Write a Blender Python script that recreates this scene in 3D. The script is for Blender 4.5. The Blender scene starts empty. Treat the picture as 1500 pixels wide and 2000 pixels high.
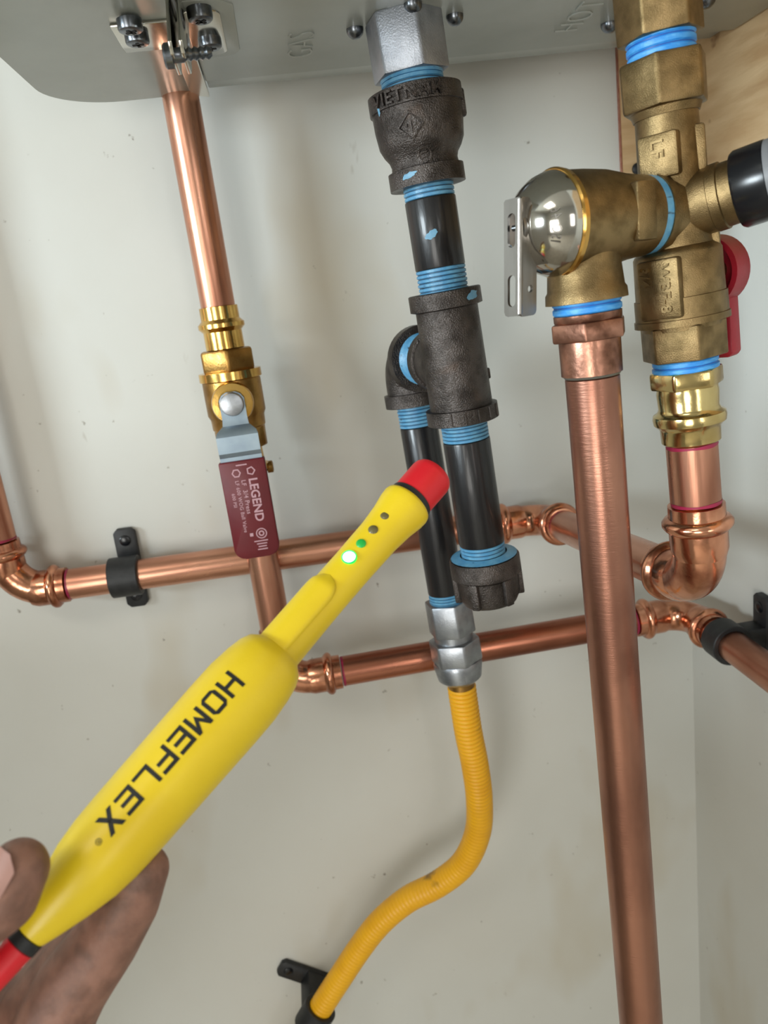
import bpy, bmesh, math, random
from mathutils import Vector, Matrix

random.seed(7)
S = bpy.context.scene
C = S.collection
R_ = math.radians

# ------------------------------------------------------------------ camera
FPX = 1500.0                                   # focal length in pixels of a 1500 x 2000 frame
CAM = Vector((0.0, -0.575, 1.25))
yaw, pitch, roll = R_(5.5), R_(15.0), R_(7.3)
CF = Vector((math.sin(yaw) * math.cos(pitch), math.cos(yaw) * math.cos(pitch), -math.sin(pitch)))
_r0 = Vector((math.cos(yaw), -math.sin(yaw), 0)); _u0 = _r0.cross(CF)
CR = _r0 * math.cos(roll) - _u0 * math.sin(roll)
CU = _u0 * math.cos(roll) + _r0 * math.sin(roll)
cd = bpy.data.cameras.new('camera'); cam = bpy.data.objects.new('camera', cd); C.objects.link(cam)
cd.sensor_fit = 'VERTICAL'; cd.sensor_height = 24.0; cd.sensor_width = 18.0
cd.lens = 24.0 * FPX / 2000.0
cd.clip_start = 0.01; cd.clip_end = 50
cam.matrix_world = Matrix(((CR.x, CU.x, -CF.x, CAM.x), (CR.y, CU.y, -CF.y, CAM.y), (CR.z, CU.z, -CF.z, CAM.z), (0, 0, 0, 1)))
cd.dof.use_dof = True; cd.dof.focus_distance = 0.37; cd.dof.aperture_fstop = 9.0
S.camera = cam

# ------------------------------------------------------------------ world, lamps, exposure
w = bpy.data.worlds.new('world'); S.world = w; w.use_nodes = True
w.node_tree.nodes['Background'].inputs[0].default_value = (0.80, 0.84, 0.90, 1)
w.node_tree.nodes['Background'].inputs[1].default_value = 0.9

def area(name, loc, target, sx, sy, power, color):
    l = bpy.data.lights.new(name, 'AREA'); l.shape = 'RECTANGLE'; l.size = sx; l.size_y = sy
    l.energy = power; l.color = color
    o = bpy.data.objects.new(name, l); C.objects.link(o); o.location = loc
    o.rotation_euler = (Vector(target) - Vector(loc)).to_track_quat('-Z', 'Y').to_euler()
    return o
area('left_window_light', (-2.30, -1.33, 1.52), (0, 0, 1.25), 1.00, 0.50, 70, (0.82, 0.94, 1.0))
area('front_window_light', (-0.95, -2.50, 0.98), (0.1, 0, 1.20), 1.1, 1.0, 24, (1.0, 0.985, 0.94))
area('right_window_light', (0.55, -2.50, 1.30), (0.1, 0, 1.25), 0.35, 0.9, 4.5, (1.0, 0.98, 0.94))
area('ceiling_lamp', (-0.9, -1.5, 2.44), (-0.9, -1.5, 0), 0.6, 0.6, 7, (1.0, 0.93, 0.84))
S.view_settings.view_transform = 'Standard'; S.view_settings.look = 'None'
S.view_settings.exposure = 0.2; S.view_settings.gamma = 1.0; S.view_settings.use_curve_mapping = False

# ------------------------------------------------------------------ pixel <-> place helpers
def ray(px, py): return CF + CR * ((px - 750) / FPX) + CU * ((1000 - py) / FPX)
def P(px, py, d): return CAM + ray(px, py) * d
def PY(px, py, y):
    v = ray(px, py); return CAM + v * ((y - CAM.y) / v.y)
def PZ(px, py, z):
    v = ray(px, py); return CAM + v * ((z - CAM.z) / v.z)
def PX(px, py, x):
    v = ray(px, py); return CAM + v * ((x - CAM.x) / v.x)
def depth(p): return (p - CAM).dot(CF)
def proj(p):
    v = p - CAM; d = v.dot(CF); return 750 + FPX * v.dot(CR) / d, 1000 - FPX * v.dot(CU) / d

class Ax:
    """a straight axis: origin o, direction z, side x facing the room's front"""
    def __init__(s, o, z, xh=(0, -1, 0)):
        s.o = Vector(o); s.z = Vector(z).normalized()
        x = Vector(xh); x = x - s.z * x.dot(s.z); s.x = x.normalized(); s.y = s.z.cross(s.x)
    def p(s, x, y, t): return s.o + s.x * x + s.y * y + s.z * t
    def t_py(s, py, r=0.0):
        k = (1000 - py) / FPX; n = CU - CF * k
        return -((s.o + s.x * r - CAM).dot(n)) / s.z.dot(n)
    def t_px(s, px, r=0.0):
        k = (px - 750) / FPX; n = CR - CF * k
        return -((s.o + s.x * r - CAM).dot(n)) / s.z.dot(n)
    def row(s, py, wpx, horiz=False):
        f = s.t_px if horiz else s.t_py
        t = f(py); r = 0
        for _ in range(4):
            r = wpx * 0.5 * depth(s.p(0, 0, t)) / FPX
            t = f(py, 0 if horiz else r)
        return t, r
    def prof(s, rows, horiz=False): return [s.row(a, b, horiz) for a, b in rows]
    def sub(s, t, ang=0):
        x = s.x * math.cos(ang) + s.y * math.sin(ang)
        return Ax(s.p(0, 0, t), s.z, x)

# ------------------------------------------------------------------ mesh helpers
def lathe(bm, ax, prof, seg=36, cap=True):
    rings = []
    for t, r in prof:
        rings.append([bm.verts.new(ax.p(r * math.cos(a), r * math.sin(a), t)) for a in [2 * math.pi * k / seg for k in range(seg)]])
    for a, b in zip(rings, rings[1:]):
        for k in range(seg):
            bm.faces.new((a[k], a[(k + 1) % seg], b[(k + 1) % seg], b[k]))
    if cap:
        bm.faces.new(rings[0]); bm.faces.new(rings[-1])
    return rings

def poly(bm, ax, pts, t0, t1, bev=0.0, seg=2):
    """prism over (x,y) points between t0 and t1"""
    a = [bm.verts.new(ax.p(x, y, t0)) for x, y in pts]; b = [bm.verts.new(ax.p(x, y, t1)) for x, y in pts]
    n = len(pts); fs = []
    for k in range(n): fs.append(bm.faces.new((a[k], a[(k + 1) % n], b[(k + 1) % n], b[k])))
    fs.append(bm.faces.new(a[::-1])); fs.append(bm.faces.new(b))
    if bev > 0:
        es = list({e for f in fs for e in f.edges})
        bmesh.ops.bevel(bm, geom=es, offset=bev, segments=seg, affect='EDGES', profile=0.5, clamp_overlap=True)

def hexa(bm, ax, t0, t1, rf, rot=0.0, n=6, bev=0.0012):
    rc = rf / math.cos(math.pi / n)
    poly(bm, ax, [(rc * math.cos(rot + 2 * math.pi * k / n), rc * math.sin(rot + 2 * math.pi * k / n)) for k in range(n)], min(t0, t1), max(t0, t1), bev)

def box(bm, ax, c, s, bev=0.0, seg=2):
    x, y, z = c; a, b, h = s[0] / 2, s[1] / 2, s[2] / 2
    poly(bm, ax, [(x - a, y - b), (x + a, y - b), (x + a, y + b), (x - a, y + b)], z - h, z + h, bev, seg)

W0 = Ax((0, 0, 0), (0, 0, 1), (1, 0, 0))       # plain world frame

def tube(bm, pts, r, seg=28, cap=True):
    n = len(pts); rs = r if isinstance(r, (list, tuple)) else [r] * n
    pts = [Vector(p) for p in pts]
    up = None; rings = []
    for i in range(n):
        d = (pts[min(i + 1, n - 1)] - pts[max(i - 1, 0)]).normalized()
        if up is None:
            up = Vector((0, 0, 1)) if abs(d.z) < 0.9 else Vector((0, -1, 0))
        up = (up - d * up.dot(d)).normalized(); s = d.cross(up)
        rings.append([bm.verts.new(pts[i] + (up * math.cos(a) + s * math.sin(a)) * rs[i]) for a in [2 * math.pi * k / seg for k in range(seg)]])
    for a, b in zip(rings, rings[1:]):
        for k in range(seg): bm.faces.new((a[k], a[(k + 1) % seg], b[(k + 1) % seg], b[k]))
    if cap: bm.faces.new(rings[0]); bm.faces.new(rings[-1])

def arc(c, d1, d2, rad, n=10):
    """quarter bend: from c+d1*rad to c+d2*rad, tangent to both legs meeting at corner c"""
    d1 = Vector(d1).normalized(); d2 = Vector(d2).normalized()
    cen = c + d1 * rad + d2 * rad
    return [cen - d2 * rad * math.cos(a) - d1 * rad * math.sin(a) for a in [math.pi / 2 * k / n for k in range(n + 1)]]

def thread(t0, t1, r, pitch=0.0021, amp=0.0011):
    """saw-tooth rows between t0 and t1"""
    n = max(2, int(abs(t1 - t0) / pitch)); out = [(t0, r - amp)]
    for k in range(n):
        a = t0 + (t1 - t0) * (k + 0.5) / n; b = t0 + (t1 - t0) * (k + 1) / n
        out += [(a, r + random.uniform(0, amp * 0.3)), (b, r - amp)]
    return out

WO = {}
def thread_obj(ax, t0, t1, r, mat, groove, parent=None, pitch=0.0022, amp=0.0007, seg=40, name='thread_sealant', pre=(), **kw):
    n = max(2, round(abs(t1 - t0) / pitch)); step = (t1 - t0) / n
    rows = list(pre); kinds = [0] * len(rows)
    for k in range(n):
        a = t0 + step * k; j = random.uniform(-0.00015, 0.00015)
        rows += [(a, r - amp), (a + step * 0.16, r + j), (a + step * 0.70, r + j), (a + step * 0.86, r - amp)]; kinds += [2, 0, 2, 1]
    bm = nb(); lathe(bm, ax, rows, seg); bm.faces.ensure_lookup_table()
    for i in range(len(rows) - 1):
        for q in range(seg):
            bm.faces[i * seg + q].material_index = 1 if kinds[i] == 1 else 0
    o = mk(name, bm, mat, parent, smooth=20, **kw); o.data.materials.append(groove); return o
def mk(name, bm, mat, parent=None, smooth=38, base=None, label=None, cat=None, group=None, kind=None):
    bmesh.ops.recalc_face_normals(bm, faces=bm.faces)
    if base is None:
        cs = [v.co for v in bm.verts]
        lo = [min(c[i] for c in cs) for i in range(3)]; hi = [max(c[i] for c in cs) for i in range(3)]
        base = Vector(((lo[0] + hi[0]) / 2, (lo[1] + hi[1]) / 2, lo[2]))
    base = Vector(base)
    for v in bm.verts: v.co -= base
    me = bpy.data.meshes.new(name); bm.to_mesh(me); bm.free()
    if smooth:
        for p in me.polygons: p.use_smooth = True
        me.set_sharp_from_angle(angle=R_(smooth))
    me.materials.append(mat)
    o = bpy.data.objects.new(name, me); C.objects.link(o)
    if parent is None: o.location = base
    else: o.parent = parent; o.location = base - WO[parent.name]
    WO[o.name] = base
    tag(o, label, cat, group, kind)
    return o

def tag(o, label=None, cat=None, group=None, kind=None):
    if label: o['label'] = label
    if cat: o['category'] = cat
    if group: o['group'] = group
    if kind: o['kind'] = kind

def thing(name, base, label, cat, group=None):
    o = bpy.data.objects.new(name, None); C.objects.link(o); o.location = base
    o.empty_display_size = 0.01
    WO[o.name] = Vector(base); tag(o, label, cat, group); return o

def nb(): return bmesh.new()

def text_geo(body, size=1.0, extrude=0.0, shear=0.0, spacing=1.0, align='LEFT', bold=0.0):
    cu = bpy.data.curves.new('lettering', 'FONT'); cu.body = body; cu.size = size; cu.extrude = extrude
    cu.shear = shear; cu.space_character = spacing; cu.align_x = align; cu.resolution_u = 3; cu.offset = bold
    ob = bpy.data.objects.new('lettering', cu); C.objects.link(ob)
    me = bpy.data.meshes.new_from_object(ob)
    bm = bmesh.new(); bm.from_mesh(me)
    bpy.data.objects.remove(ob); bpy.data.curves.remove(cu); bpy.data.meshes.remove(me)
    return bm

def map_text(bm, fn, cuts_y=(), cuts_x=()):
    for c in cuts_y: bmesh.ops.bisect_plane(bm, geom=bm.verts[:] + bm.edges[:] + bm.faces[:], plane_co=(0, c, 0), plane_no=(0, 1, 0))
    for c in cuts_x: bmesh.ops.bisect_plane(bm, geom=bm.verts[:] + bm.edges[:] + bm.faces[:], plane_co=(c, 0, 0), plane_no=(1, 0, 0))
    for v in bm.verts: v.co = fn(v.co.x, v.co.y, v.co.z)
    return bm

def text_size(bm):
    xs = [v.co.x for v in bm.verts]; ys = [v.co.y for v in bm.verts]
    return min(xs), max(xs), min(ys), max(ys)

# ------------------------------------------------------------------ materials
def srgb(h):
    return tuple(((c / 255 / 12.92) if c / 255 <= 0.04045 else ((c / 255 + 0.055) / 1.055) ** 2.4) for c in h) + (1,)

def M(name, col, rough=0.5, metal=0.0, col2=None, scale=60, lo=0.4, hi=0.65, stretch=(1, 1, 1), bump=None, rvar=0.0, coat=0.0, spec=0.5, sss=0.0, detail=4, extra=None):
    m = bpy.data.materials.new(name); m.use_nodes = True
    nt = m.node_tree; N = nt.nodes; L = nt.links; b = N['Principled BSDF']
    b.inputs['Base Color'].default_value = srgb(col); b.inputs['Roughness'].default_value = rough
    b.inputs['Metallic'].default_value = metal; b.inputs['Coat Weight'].default_value = coat; b.inputs['Coat Roughness'].default_value = 0.12
    b.inputs['Specular IOR Level'].default_value = spec
    if sss: b.inputs['Subsurface Weight'].default_value = sss; b.inputs['Subsurface Radius'].default_value = (0.006, 0.002, 0.001); b.inputs['Subsurface Scale'].default_value = 0.3
    tc = N.new('ShaderNodeTexCoord'); mp = N.new('ShaderNodeMapping'); L.new(tc.outputs['Object'], mp.inputs['Vector'])
    mp.inputs['Scale'].default_value = stretch
    last = None
    if col2 is not None:
        n = N.new('ShaderNodeTexNoise'); n.inputs['Scale'].default_value = scale; n.inputs['Detail'].default_value = detail
        L.new(mp.outputs[0], n.inputs['Vector'])
        r = N.new('ShaderNodeValToRGB'); r.color_ramp.elements[0].position = lo; r.color_ramp.elements[1].position = hi
        r.color_ramp.elements[0].color = srgb(col); r.color_ramp.elements[1].color = srgb(col2)
        L.new(n.outputs['Fac'], r.inputs['Fac']); L.new(r.outputs['Color'], b.inputs['Base Color']); last = r.outputs['Color']
        if rvar:
            mr = N.new('ShaderNodeMapRange'); mr.inputs[1].default_value = lo; mr.inputs[2].default_value = hi
            mr.inputs[3].default_value = rough; mr.inputs[4].default_value = rough + rvar
            L.new(n.outputs['Fac'], mr.inputs[0]); L.new(mr.outputs[0], b.inputs['Roughness'])
    for (c3, sc3, lo3, hi3, st3) in (extra or []):
        mp3 = N.new('ShaderNodeMapping'); mp3.inputs['Scale'].default_value = st3; L.new(tc.outputs['Object'], mp3.inputs['Vector'])
        n3 = N.new('ShaderNodeTexNoise'); n3.inputs['Scale'].default_value = sc3; n3.inputs['Detail'].default_value = 3; L.new(mp3.outputs[0], n3.inputs['Vector'])
        r3 = N.new('ShaderNodeMapRange'); r3.inputs[1].default_value = lo3; r3.inputs[2].default_value = hi3; L.new(n3.outputs['Fac'], r3.inputs[0])
        mx = N.new('ShaderNodeMix'); mx.data_type = 'RGBA'; L.new(r3.outputs[0], mx.inputs[0])
        if last is not None: L.new(last, mx.inputs[6])
        else: mx.inputs[6].default_value = srgb(col)
        mx.inputs[7].default_value = srgb(c3); last = mx.outputs[2]; L.new(last, b.inputs['Base Color'])
    if bump:
        bs, st, bst = bump if len(bump) == 3 else (*bump, (1, 1, 1))
        mb = N.new('ShaderNodeMapping'); mb.inputs['Scale'].default_value = bst; L.new(tc.outputs['Object'], mb.inputs['Vector'])
        nb_ = N.new('ShaderNodeTexNoise'); nb_.inputs['Scale'].default_value = bs; nb_.inputs['Detail'].default_value = 3; L.new(mb.outputs[0], nb_.inputs['Vector'])
        bu = N.new('ShaderNodeBump'); bu.inputs['Strength'].default_value = st; bu.inputs['Distance'].default_value = 0.0006
        L.new(nb_.outputs['Fac'], bu.inputs['Height']); L.new(bu.outputs[0], b.inputs['Normal'])
    return m

CU1, CU2, CU3 = (214, 158, 132), (166, 112, 90), (112, 76, 62)
def copper(name, st, bst): return M(name, CU1, 0.27, 1.0, CU2, 40, 0.40, 0.70, st, (900, 0.12, bst), 0.12, extra=[(CU3, 30, 0.58, 0.75, tuple(0.6 * x for x in st))])
COPV = copper('copper_upright', (1, 1, 0.25), (1, 1, 0.05))
COPX = copper('copper_across', (0.25, 1, 1), (0.05, 1, 1))
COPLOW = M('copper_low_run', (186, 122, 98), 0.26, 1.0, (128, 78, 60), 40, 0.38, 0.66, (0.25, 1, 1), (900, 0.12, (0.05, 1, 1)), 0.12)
COPY = copper('copper_outward', (1, 0.25, 1), (1, 0.05, 1))
COPF = M('copper_fitting', (220, 156, 124), 0.18, 1.0, (160, 100, 76), 70, 0.42, 0.68, bump=(160, 0.35), rvar=0.1)
COPD = M('copper_old', (176, 128, 108), 0.30, 1.0, (104, 72, 58), 90, 0.40, 0.65, bump=(400, 0.25), rvar=0.15)
COPDRAIN = M('copper_drain', (186, 134, 113), 0.28, 1.0, (136, 94, 79), 34, 0.38, 0.70, (1, 1, 0.35), (1500, 0.12, (0.12, 0.12, 1)), 0.12, extra=[((92, 60, 50), 26, 0.60, 0.78, (1, 1, 0.5))])
BRASSC = M('brass_cast', (144, 122, 86), 0.38, 1.0, (112, 94, 64), 120, 0.40, 0.65, bump=(2600, 0.30), rvar=0.08)
BRASSP = M('brass_polished', (224, 182, 104), 0.16, 1.0, (196, 150, 78), 60, 0.4, 0.7, bump=(200, 0.12))
BRASSN = M('brass_pale', (206, 184, 128), 0.17, 1.0, (176, 150, 96), 60, 0.4, 0.7, bump=(220, 0.2))
BRASSD = M('brass_hex', (176, 136, 76), 0.32, 1.0, (140, 104, 54), 90, 0.4, 0.65, bump=(900, 0.2), rvar=0.08)
IRON = M('cast_iron', (90, 84, 81), 0.30, 0.9, (60, 55, 52), 90, 0.4, 0.65, bump=(1350, 1.0), rvar=0.12, extra=[((96, 80, 70), 60, 0.62, 0.85, (1, 1, 1))])
IRONP = M('black_pipe', (27, 26, 28), 0.34, 0.2, (19, 18, 20), 60, 0.4, 0.7, (1, 1, 0.3), bump=(500, 0.25, (1, 1, 0.2)), coat=0.2)
BLUE = M('thread_sealant', (80, 144, 186), 0.38, 0.0, (106, 164, 196), 200, 0.4, 0.7, bump=(700, 0.3), extra=[((46, 60, 72), 120, 0.66, 0.74, (1, 1, 4))])
BLUE2 = M('thread_sealant_bright', (44, 140, 222), 0.42, 0.0, (92, 174, 234), 160, 0.42, 0.72, (1, 1, 3), bump=(1200, 0.2))
BLUEG = M('thread_groove', (40, 58, 72), 0.4, 0.3)
BLUEG2 = M('thread_groove_bright', (16, 78, 156), 0.45)
BLUED = M('sealant_smear', (96, 150, 182), 0.45, 0.0, (120, 170, 195), 200, 0.4, 0.7)
ZINC = M('zinc_steel', (168, 172, 178), 0.34, 1.0, (140, 144, 150), 120, 0.4, 0.7, bump=(1200, 0.15), rvar=0.08)
ZINCW = M('zinc_plate', (160, 176, 188), 0.42, 0.9, (140, 156, 172), 60, 0.4, 0.7)
ALU = M('cast_hex_alloy', (176, 180, 188), 0.46, 0.85, (150, 154, 162), 90, 0.4, 0.7, bump=(1200, 0.3))
CHROME = M('chrome', (200, 196, 188), 0.11, 1.0, (176, 172, 164), 50, 0.4, 0.7)
STEEL = M('stamped_steel', (150, 146, 142), 0.33, 1.0, (128, 124, 120), 60, 0.4, 0.7, (1, 1, 0.2), bump=(900, 0.08, (1, 1, 0.05)))
SCREW = M('screw_steel', (120, 124, 130), 0.28, 1.0, (84, 88, 92), 200, 0.4, 0.7)
DARK = M('dark_recess', (18, 17, 17), 0.7)
RED = M('red_vinyl', (100, 12, 24), 0.45, 0.0, (92, 10, 20), 60, 0.4, 0.7, bump=(300, 0.1))
REDH = M('red_cast_handle', (150, 26, 44), 0.40, 0.0, (158, 26, 42), 80, 0.4, 0.7, bump=(600, 0.15))
PRINT = M('handle_print', (190, 150, 158), 0.6)
YEL = M('tester_yellow', (232, 202, 34), 0.36, 0.0, (226, 194, 28), 40, 0.4, 0.7, bump=(900, 0.05))
REDP = M('tester_red', (214, 28, 40), 0.42)
BLKP = M('black_plastic', (24, 25, 27), 0.5, 0.0, (34, 35, 37), 200, 0.4, 0.7, bump=(700, 0.2))
BLKG = M('black_gloss_plastic', (18, 19, 23), 0.24)
GREYP = M('grey_plastic', (120, 122, 126), 0.4)
INK = M('black_ink', (16, 16, 14), 0.5)
GASY = M('gas_tube_yellow', (240, 178, 22), 0.42, 0.0, (232, 168, 18), 50, 0.4, 0.7, extra=[((150, 110, 30), 45, 0.68, 0.80, (1, 1, 1))])
HEAT = M('heater_paint', (160, 164, 158), 0.27, 0.0, (155, 159, 153), 30, 0.4, 0.7, spec=0.45)
HEATE = M('bright_flange', (206, 202, 190), 0.22, 0.7)
BRKT = M('bracket_steel', (196, 192, 182), 0.16, 1.0)
SKIN = M('skin', (146, 106, 90), 0.55, 0.0, (118, 84, 70), 130, 0.38, 0.66, bump=(420, 0.5), sss=0.15, extra=[((70, 52, 44), 60, 0.58, 0.78, (1, 1, 1))])
NAIL = M('nail', (166, 124, 112), 0.40, 0.0, (152, 112, 100), 120, 0.4, 0.7)
MAG = M('magenta_marker', (150, 26, 66), 0.4)
WALL = M('wall_paint', (207, 208, 203), 0.55, 0.0, (201, 200, 193), 5, 0.35, 0.7, bump=(140, 0.12), spec=0.3, extra=[((190, 182, 164), 9, 0.60, 0.80, (1, 1, 0.5)), ((140, 134, 124), 110, 0.735, 0.80, (1, 1, 1)), ((166, 160, 150), 60, 0.73, 0.82, (1, 1, 0.4))])
WALLR = M('room_paint', (172, 169, 160), 0.7)
FLOORM = M('room_floor', (188, 182, 168), 0.7, 0.0, (176, 168, 154), 8)
def led(name, col, strength):
    m = M(name, col, 0.3); b = m.node_tree.nodes['Principled BSDF']
    b.inputs['Emission Color'].default_value = srgb(col); b.inputs['Emission Strength'].default_value = strength; return m
LEDON = led('led_lit', (215, 255, 225), 4.0)
LEDRIM = led('led_rim', (0, 225, 80), 1.0)
LEDMID = led('led_dim', (30, 150, 60), 0.4)
LEDOFF = M('led_off', (104, 96, 60), 0.25)

def wood(name, st):
    m = M(name, (214, 184, 142), 0.6, 0.0, (190, 155, 112), 26, 0.36, 0.68, st, bump=(220, 0.2, st), detail=8,
          extra=[((164, 124, 82), 14, 0.60, 0.76, tuple(0.8 * x for x in st)), ((126, 90, 58), 48, 0.64, 0.72, (1, 0.7, 1))])
    return m
WOODY = wood('plywood_outward_grain', (4, 0.6, 4)); WOODX = wood('plywood_across_grain', (0.6, 4, 4))
WOODE = M('plywood_edge', (158, 110, 90), 0.7, 0.0, (140, 80, 60), 200)

# ------------------------------------------------------------------ the room
RX = 0.306                                       # right-hand wall of the corner
def slab(name, c, s, mat):
    bm = nb(); box(bm, W0, c, s); return mk(name, bm, mat, smooth=0, kind='structure')
slab('wall_back', (-1.06, 0.05, 1.25), (2.74, 0.10, 2.5), WALL)
slab('wall_right', (RX + 0.05, -0.40, 1.25), (0.10, 0.80, 2.5), WALL)
slab('wall_left', (-2.45, -1.25, 1.25), (0.10, 2.7, 2.5), WALLR)
slab('wall_front', (-0.4, -2.65, 1.25), (4.2, 0.10, 2.5), WALLR)
slab('floor', (-0.4, -1.30, -0.05), (4.2, 2.9, 0.10), FLOORM)
slab('ceiling', (-0.4, -1.30, 2.55), (4.2, 2.9, 0.10), WALLR)

slab('added_shade_partition', (-0.80, -0.55, 0.61), (0.09, 1.10, 1.22), WALLR)  # unseen low slab added to keep left window light off the lower wall
# plywood in the corner
def board(name, c, s, mat, lab):
    bm = nb(); box(bm, W0, c, s, 0.0006, 1); return mk(name, bm, mat, smooth=0, label=lab, cat='board')
zt = 1.75
zb = PY(1225, 352, -0.006).z
b1 = board('plywood_board', ((0.2585 + RX) / 2, -0.0012, (zb + zt) / 2), (RX - 0.2585, 0.0024, zt - zb), WOODX, 'narrow plywood strip on the back wall left of the brass union')
bm = nb(); box(bm, W0, (0.2583, -0.0013, (zb + zt) / 2), (0.0008, 0.0027, zt - zb)); mk('cut_edge', bm, WOODE, b1, smooth=0, label='reddish cut edge')
bm = nb(); a = Ax(PY(1245, 330, -0.0026), (0, -1, 0), (0, 0, 1)); lathe(bm, a, [(0, 0.0042), (0.0015, 0.0042), (0.0024, 0.0030), (0.0026, 0.0001)], 20); mk('screw_head', bm, BLKP, b1)
board('plywood_board', (RX - 0.002, -0.36, (PX(1420, 405, RX - 0.004).z + zt) / 2), (0.004, 0.70, zt - PX(1420, 405, RX - 0.004).z), WOODY, 'knotty plywood sheet on the right wall behind the black drain cap')

# ------------------------------------------------------------------ water heater
HZ = CAM.z + 0.137
def hp(px, py, dz=0.0): return PZ(px, py, HZ + dz)
REAR = -0.0485
heater = thing('water_heater', (0.09, -0.18, HZ), 'grey painted underside of a wall hung water heater above the pipes', 'water heater')
XL = -0.0245                                     # joint between left and right panels
bm = nb()
out = [(XL, -0.335), (XL, REAR)] + [(p.x, min(p.y, REAR)) for p in [hp(300, 193), hp(250, 198)]]
cx, cy, rr = -0.0745, REAR - 0.040, 0.040
out += [(cx - rr * math.sin(a), cy + rr * math.cos(a)) for a in [math.pi / 2 * k / 12 for k in range(13)]]
out += [(cx - rr - 0.0005, -0.20), (cx - rr - 0.0005, -0.335)]
out = [(x, y) for x, y in out]
poly(bm, W0, out[::-1], HZ, HZ + 0.42, 0.0012, 2)
mk('left_panel', bm, HEAT, heater)
bm = nb(); box(bm, W0, ((XL + RX - 0.006) / 2 + 0.0012, (-0.335 + REAR - 0.027) / 2, HZ + 0.2085), (RX - 0.006 - XL - 0.001, 0.335 + REAR - 0.027, 0.42), 0.0010, 2)
mk('right_panel', bm, HEAT, heater)
bm = nb(); box(bm, W0, ((XL + RX - 0.006) / 2 + 0.0012, REAR - 0.0132, HZ + 0.2125), (RX - 0.006 - XL - 0.001, 0.0265, 0.4205), 0.0010, 2)
mk('back_strip', bm, HEAT, heater)
# folded bright flange between the panels
bm = nb()
poly(bm, Ax((0, 0, 0), (0, 1, 0), (1, 0, 0)), [(XL - 0.0098, -(HZ + 0.0004)), (XL - 0.0090, -(HZ - 0.0006)), (XL + 0.0008, -(HZ - 0.0022)), (XL + 0.0014, -(HZ - 0.0022)), (XL + 0.0014, -(HZ + 0.0004))], REAR - 0.10, REAR + 0.0004)
mk('panel_flange', bm, HEATE, heater, smooth=0)

def pan_screw(parent, p, n, r=0.0052, h=0.0042, up=(0, -1, 0), name='screw', dome=False):
    a = Ax(p, n, up)
    bm = nb()
    if dome: lathe(bm, a, [(-0.0004, r), (h * 0.25, r), (h * 0.55, r * 0.90), (h * 0.80, r * 0.70), (h, r * 0.40), (h * 1.03, r * 0.1)], 28)
    else: lathe(bm, a, [(-0.0004, r * 1.0), (h * 0.70, r), (h * 0.90, r * 0.95), (h, r * 0.82), (h * 1.03, r * 0.40)], 28)
    s = mk(name, bm, SCREW, parent)
    bm = nb(); ah = a.sub(h - 0.0012, random.uniform(0, 1.5))
    if dome: ah = a.sub(h - 0.00155, 0.6); r *= 0.62
    box(bm, ah, (0, 0, 0.0009), (r * 0.95, r * 0.26, 0.0014)); box(bm, ah, (0, 0, 0.0009), (r * 0.26, r * 0.95, 0.0014))
    mk('cross_slot', bm, DARK, s, smooth=0)
    return s
for px, py, r, dz in [(693, 62, 0.0042, -0.0015), (806, 12, 0.0042, -0.0015), (888, 36, 0.0042, -0.0015), (1190, 52, 0.0046, -0.0015), (1380, 3, 0.0046, -0.0015)]:
    pan_screw(heater, hp(px, py - 6, dz), (0, 0, -1), r * 1.05, 0.0046, dome=True)
# embossed words by the ports
for word, px, py, h in (('GAS', 583, 112, 0.0150), ('HOT', 1100, 62, 0.0150)):
    b0 = hp(px, py, -0.0015)
    tb = text_geo(word, h * 1.35, 0.0004, spacing=1.08, bold=-0.0004)
    x0, x1, y0, y1 = text_size(tb)
    map_text(tb, lambda x, y, z: Vector((b0.x + h / 2 - y, b0.y - x, b0.z - 0.0002 - z * 0.8)))
    mk('embossed_word', tb, HEAT, heater, smooth=30)
# joining brackets with screws
zl = HZ
bl = nb()
c0, c1 = hp(232, 78), hp(345, 34)
yb0, yb1 = hp(300, 92).y, hp(300, 38).y
box(bl, W0, ((c0.x + XL) / 2, (yb0 + yb1) / 2, HZ - 0.0008), (XL - c0.x, abs(yb1 - yb0), 0.0016), 0.0005)
sq = PX(350, 108, XL); tq = PX(362, 146, XL)
TAB = [(CAM.y + 0.372, HZ), (CAM.y + 0.408, HZ), (tq.y + 0.006, tq.z + 0.004), (tq.y, tq.z), (sq.y - 0.006, tq.z + 0.001), (sq.y - 0.008, sq.z + 0.003)]
poly(bl, Ax((XL - 0.0030, 0, 0), (1, 0, 0), (0, 1, 0)), TAB, 0, 0.0016, 0.0004)
bk = mk('joining_bracket', bl, BRKT, heater)
for px, py in [(252, 40), (266, 66)]: pan_screw(bk, hp(px, py, -0.0016), (0, 0, -1), 0.0056, 0.0046)
br = nb()
d0, d1 = hp(360, 60), hp(437, 60)
yr0, yr1 = hp(400, 98).y, hp(400, 8).y
xr = d1.x; rc = 0.006; pts = [(XL + 0.001, yr0), (XL + 0.001, yr1)]
pts = [(XL + 0.001, yr1), (xr - rc, yr1)] + [(xr - rc + rc * math.sin(a), yr1 + rc - rc * math.cos(a)) for a in (0.4, 0.8, 1.2)] + [(xr, yr1 + rc), (xr, yr0 - rc)] + [(xr - rc + rc * math.cos(a), yr0 - rc + rc * math.sin(a)) for a in (0.4, 0.8, 1.2)] + [(xr - rc, yr0), (XL + 0.001, yr0)]
poly(br, W0, pts, HZ - 0.0028, HZ - 0.0014, 0.0004)
poly(br, Ax((XL + 0.0012, 0, 0), (1, 0, 0), (0, 1, 0)), TAB, 0, 0.0016, 0.0004)
bk2 = mk('joining_bracket', br, BRKT, heater)
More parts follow.
